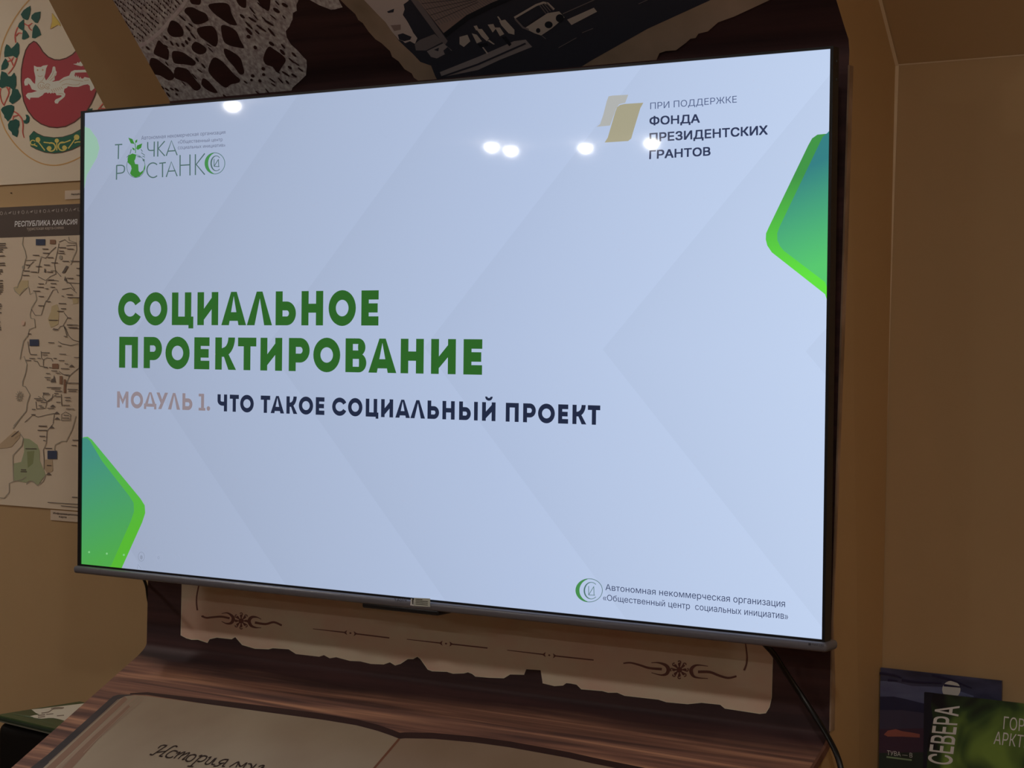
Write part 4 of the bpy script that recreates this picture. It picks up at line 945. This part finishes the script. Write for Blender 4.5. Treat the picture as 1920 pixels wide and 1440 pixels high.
dash = [(660, 305, 740), (790, 350, 840), (810, 460, 900), (420, 465, 510), (405, 517, 480), (355, 543, 430), (570, 440, 680), (580, 470, 650), (515, 515, 560), (730, 515, 775), (800, 545, 880), (880, 590, 930), (670, 640, 710), (700, 685, 780), (630, 720, 680), (830, 655, 940), (610, 775, 690), (640, 805, 690), (880, 740, 950), (600, 640, 650), (640, 910, 830), (700, 930, 820), (750, 960, 850), (920, 935, 1060), (930, 960, 1040), (905, 850, 1070), (585, 985, 670), (590, 1000, 680), (740, 990, 800), (750, 1030, 830), (880, 1045, 960), (890, 1085, 960), (770, 1108, 830), (530, 1155, 580), (550, 1175, 600), (650, 1190, 740), (440, 1205, 490), (850, 1150, 950), (900, 1200, 1010), (470, 1060, 560), (500, 1085, 590), (560, 1110, 640), (430, 1275, 490), (870, 1285, 940), (850, 1322, 945), (530, 1430, 640), (760, 715, 820), (390, 185, 430), (1010, 505, 1080), (940, 65, 1060), (930, 100, 1050), (870, 220, 915), (720, 130, 790)]
for a, b, c in dash: A.line([(a, b), (c, b + 3)], 10, ink)
A.line([(300, 40), (340, 42)], 60, pk); 
A.build('map_print', mapp)

# small paper captions
def caption(name, pts, lines, label):
    z0 = PM.at(*pts[0]).z; z1 = PM.at(*pts[1]).z; x0 = PM.at(*pts[0]).x
    o = box(name, (x0, LWALL - .002, z1), (x0 + .12, LWALL, z0), mat('caption_paper', (118, 102, 84), .235))
    tag(o, label, 'label')
    A = Art(Y(LWALL - .002), .0004)
    for t, bl_, br_, h in lines: A.text(t, bl_, br_, (bl_[0], bl_[1] - h), (br_[0], br_[1] - h), mat('caption_ink', (48, 40, 34), .235), .02)
    A.build('caption_print', o)
caption('paper_caption', [(94, 956), (94, 975)], [('Информационный стенд', (100, 963.6), (168, 969), 3.6), ('Карта', (111, 970.5), (125, 971.5), 3.6)], 'small white paper caption under the tourist map')
caption('paper_caption', [(121, 357.5), (121, 374)], [('Республика', (134, 366), (158, 364.6), 3.0)], 'small white paper caption between emblem poster and map')
p = Y(LWALL).at(22, 362)
nail = lathe('nail', [(.0011, 0), (.0011, .003), (.0004, .0035)], mat('nail_dark', (40, 28, 20), .3), None, 10)
nail.location = p; nail.rotation_euler = (math.pi / 2, 0, 0); tag(nail, 'small dark nail in the wall below the emblem poster', 'nail')

# ------------------------------------------------------------------ caulk lines in the corner right of the stand
m_caulk = noisy('caulk', (222, 196, 158), (232, 208, 172), 1.0, (20, 20, 20), 0.8)
cx = film_r(0) + .001
vv = []
for z in [FLOOR, -1.0, -.485, 0, .2, SZ - .002]:
    x = film_r(z) + .0002; j = .0009 * math.sin(z * 47)
    vv += [(x, WALL - .0025 + j * .3, z), (x + .0042 + j, WALL - .0006, z)]
vv += [(film_r(1.0) + .0002, WALL - .0025 - SK * (1.0 - SZ), 1.0), (film_r(1.0) + .0032, WALL - .0004 - SK * (1.0 - SZ), 1.0)]
struct(mesh('trim_1', vv, [(2 * i, 2 * i + 1, 2 * i + 3, 2 * i + 2) for i in range(6)], m_caulk))
struct(mesh('trim_2', [(.69, WALL - .0006, SZ - .0016), (RX, WALL - .0006, SZ - .0016), (RX, WALL - .0012, SZ + .0004), (.69, WALL - .0012, SZ + .0004)], [(0, 1, 2, 3)], m_caulk))

# ------------------------------------------------------------------ brochures standing on a ledge right of the stand
BOT = -.70
ledge = box('brochure_ledge', (.69, WALL - .075, BOT - .018), (1.02, WALL, BOT), noisy('ledge_wood', (96, 66, 44), (120, 84, 58), 1, (2, 30, 30), 0.5))
tag(ledge, 'narrow wooden ledge under the two brochures', 'shelf')
KR = .28
def pb(n, c): return mat('brochure_' + n, c, KR, 0.35, 0.5)
y1 = WALL - .012; P1 = Y(y1)
a = P1.at(1651, 1250); bq = P1.at(1878, 1278.5); zt = (a.z + bq.z) / 2
navy = noisy('brochure_night_sky', (26, 25, 36), (44, 43, 58), KR, (14, 14, 50), 0.35, spec=.5)
b1 = box('travel_brochure', (a.x, y1, BOT), (bq.x, y1 + .004, zt), navy)
tag(b1, 'dark blue brochure with full moon over mountains, behind the green one', 'brochure', 'brochures on the ledge')
A = Art(P1, .0004).crop(1560, 1200, 5.333)
def trim_poly(A, pts, mt, x0, x1, z0, z1):
    out = []
    for p in pts:
        q = A.P(*p); q.x = min(x1, max(x0, q.x)); q.z = min(z1, max(z0, q.z)); out.append(q)
    A.add(out, [tuple(range(len(out)))], mt)
T1 = lambda pts, mt: trim_poly(A, pts, mt, a.x, bq.x, BOT, zt)
T1([(400, 400), (600, 410), (800, 460), (1150, 470), (1420, 560), (1400, 640), (400, 640)], noisy('brochure_blue_sky', (62, 64, 80), (50, 49, 66), KR, (20, 20, 60), .35))
A.up()
T1([(400, 560), (480, 565), (620, 565), (740, 590), (900, 630), (1200, 690), (1200, 780), (400, 780)], pb('mountain', (24, 24, 40)))
T1([(400, 690), (700, 700), (1000, 740), (1000, 900), (400, 900)], pb('lake', (40, 36, 48)))
T1([(400, 880), (1000, 880), (1000, 1130), (400, 1130)], pb('dusk', (42, 28, 38)))
T1([(400, 1120), (1000, 1120), (1000, 1800), (400, 1800)], pb('meadow', (26, 32, 28)))
A.up()
A.disc(1195, 495, 92, 88, pb('moon', (128, 122, 112))); T1([(520, 945), (560, 905), (640, 890), (700, 910), (800, 925), (880, 940), (880, 975), (700, 965), (560, 965)], pb('glow', (98, 54, 46)))
A.up()
for q in [[(480, 330), (620, 350), (700, 380)], [(700, 400), (860, 420), (1100, 430)], [(1000, 350), (1200, 400), (1400, 480)], [(1120, 450), (1290, 470)], [(560, 400), (660, 410)]]: A.line(smooth(q), 26, pb('cloud', (22, 20, 36)), 12)
A.text('ТУВА — В', (553, 1148), (806, 1175), (553, 1102), (806, 1129), pb('white', (176, 174, 170)))
A.line([(548, 1168), (800, 1200)], 16, pb('green_text', (84, 96, 70)))
A.build('brochure_print', b1)

y2 = WALL - .04; P2 = Y(y2)
a2 = P2.at(1733, 1298); zt2 = a2.z; x2 = a2.x + .185
mt = pb('aurora', (14, 18, 26)); n, l, b = nodes(mt)
tc = n.new('ShaderNodeTexCoord'); mp = n.new('ShaderNodeMapping'); c = P2.at(1845, 1395)
mp.inputs['Location'].default_value = (-c.x * 11 + 3.7, 0, -c.z * 9 + 1.1); mp.inputs['Scale'].default_value = (11, 0, 9)
nz = n.new('ShaderNodeTexNoise'); nz.inputs['Scale'].default_value = 1.1; nz.inputs['Detail'].default_value = 1.5; nz.inputs['Distortion'].default_value = 1.2
rp = n.new('ShaderNodeValToRGB'); el = rp.color_ramp.elements
el[0].position = .42; el[0].color = (*[v / .36 for v in lin((15, 16, 22))], 1); el[1].position = .74; el[1].color = (*[v / .36 for v in lin((84, 106, 48))], 1)
q = el.new(.57); q.color = (*[v / .36 for v in lin((38, 56, 32))], 1)
l.new(tc.outputs['Object'], mp.inputs[0]); l.new(mp.outputs[0], nz.inputs['Vector']); l.new(nz.outputs['Fac'], rp.inputs[0]); l.new(rp.outputs[0], b.inputs['Base Color'])
b2 = box('travel_brochure', (a2.x, y2, BOT), (x2, y2 + .004, zt2), mt)
tag(b2, 'brochure with green northern lights cover standing in front', 'brochure', 'brochures on the ledge')
A = Art(P2, .0004).crop(1560, 1200, 5.333)
T2 = lambda pts, mt: trim_poly(A, pts, mt, a2.x, x2, BOT, zt2)
T2([(700, 500), (1010, 540), (990, 640), (1010, 800), (960, 1000), (940, 1500), (700, 1500)], pb('spine_dark', (15, 15, 22)))
A.up()
A.text('СЕВЕРА', (1195, 1256), (1275, 662), (962, 1222), (1040, 656), pb('title', (176, 172, 160)), .012)
A.build('cover_title', b2); A = Art(P2, .0006).crop(1560, 1200, 5.333)
A.text('ГОРО', (1712, 890), (2010, 925), (1722, 762), (2015, 800), pb('thin_title', (150, 150, 138)), -.006)
A.text('АРКТИ', (1615, 1038), (1985, 1085), (1632, 912), (2000, 962), pb('thin_title', (150, 150, 138)), -.006)
A.build('cover_text', b2)

# ------------------------------------------------------------------ black cabinet and booklets left of the stand
BZT = -.714
cab = thing('cabinet', 'black cabinet with rounded corners under the green booklets', 'cabinet', (-.82, .13, FLOOR))
m_cb = mat('cabinet_black', (10, 10, 12), 1, 0.5, 0.3)
box('body', (-.946, .006, FLOOR + .05), (-.702, .26, BZT), m_cb, cab, .02, 4)
box('plinth', (-.925, .03, FLOOR), (-.715, .25, FLOOR + .05), m_cb, cab)
box('door', (-.928, .0, FLOOR + .08), (-.712, .006, BZT - .09), m_cb, cab, .002)
hd = tube('handle', [(-.735, .0, -1.05), (-.735, -.022, -1.05), (-.735, -.022, -1.15), (-.735, .0, -1.15)], .004, m_chin, cab)
def quad3(name, pts, z0, z1, mt, parent=None):
    vv = [(x, y, z0) for x, y in pts] + [(x, y, z1) for x, y in pts]
    return mesh(name, vv, [(3, 2, 1, 0), (4, 5, 6, 7), (0, 1, 5, 4), (1, 2, 6, 5), (2, 3, 7, 6), (3, 0, 4, 7)], mt, parent)
KG = .34
zc = -.700
PT = Plane((0, 0, zc), (0, 0, 1))
c0 = PT.at(-6, 1340); dx = (PT.at(100, 1365.5) - c0).normalized(); dy = Vector((-dx.y, dx.x, 0))
if dy.y < 0: dy = -dy
cov = noisy('booklet_green', (38, 50, 30), (44, 58, 34), KG, (30, 30, 30), .35, spec=.5)
pgs = [mat('booklet_page_a', (80, 78, 66), KG), mat('booklet_page_b', (44, 54, 44), KG), mat('booklet_page_c', (34, 44, 32), KG)]
labs = ['green and white booklet on top of the stack left of the stand', 'booklet second from the top of the green stack', 'booklet third from the top of the green stack', 'lowest booklet of the green stack on the black cabinet']
th = (zc - BZT) / 4
for i in range(4):
    off = dx * (-.002 * i) + dy * (.0015 * i)
    ps = [c0 + off, c0 + off + dx * .208, c0 + off + dx * .208 + dy * .185, c0 + off + dy * .185]
    z1 = zc - th * i
    o = quad3('booklet', [(q.x, q.y) for q in ps], z1 - th * .92, z1, cov if i == 0 else pgs[(i) % 3])
    tag(o, labs[i], 'booklet', 'stacked booklets on the cabinet')
    if i == 0:
        A = Art(PT, .0004).crop(0, 1280, 9)
        A.poly([(530, 455), (700, 440), (900, 415), (1250, 372), (1420, 352), (1560, 420), (1420, 560), (1100, 648), (1000, 620), (900, 600), (780, 600), (700, 560), (600, 510)], mat('booklet_white', (150, 140, 122), KG))
        A.poly([(490, 575), (580, 550), (700, 540), (860, 560), (820, 600), (700, 612), (600, 600)], mat('booklet_white', (150, 140, 122), KG))
        A.up()
        bm_ = mat('booklet_sketch', (96, 82, 68), KG)
        for q in [[(700, 520), (820, 500), (900, 450), (1060, 440)], [(860, 440), (960, 425), (1080, 430)], [(960, 565), (1080, 555)], [(640, 560), (760, 545)], [(640, 590), (760, 575)], [(780, 540), (900, 530)]]: A.line(smooth(q), 16, bm_)
        A.line([(220, 530), (560, 600), (930, 715)], 6, mat('booklet_line', (76, 88, 66), KG)); A.line([(420, 560), (560, 590)], 10, mat('booklet_line', (76, 88, 66), KG))
        A.build('cover_print', o)
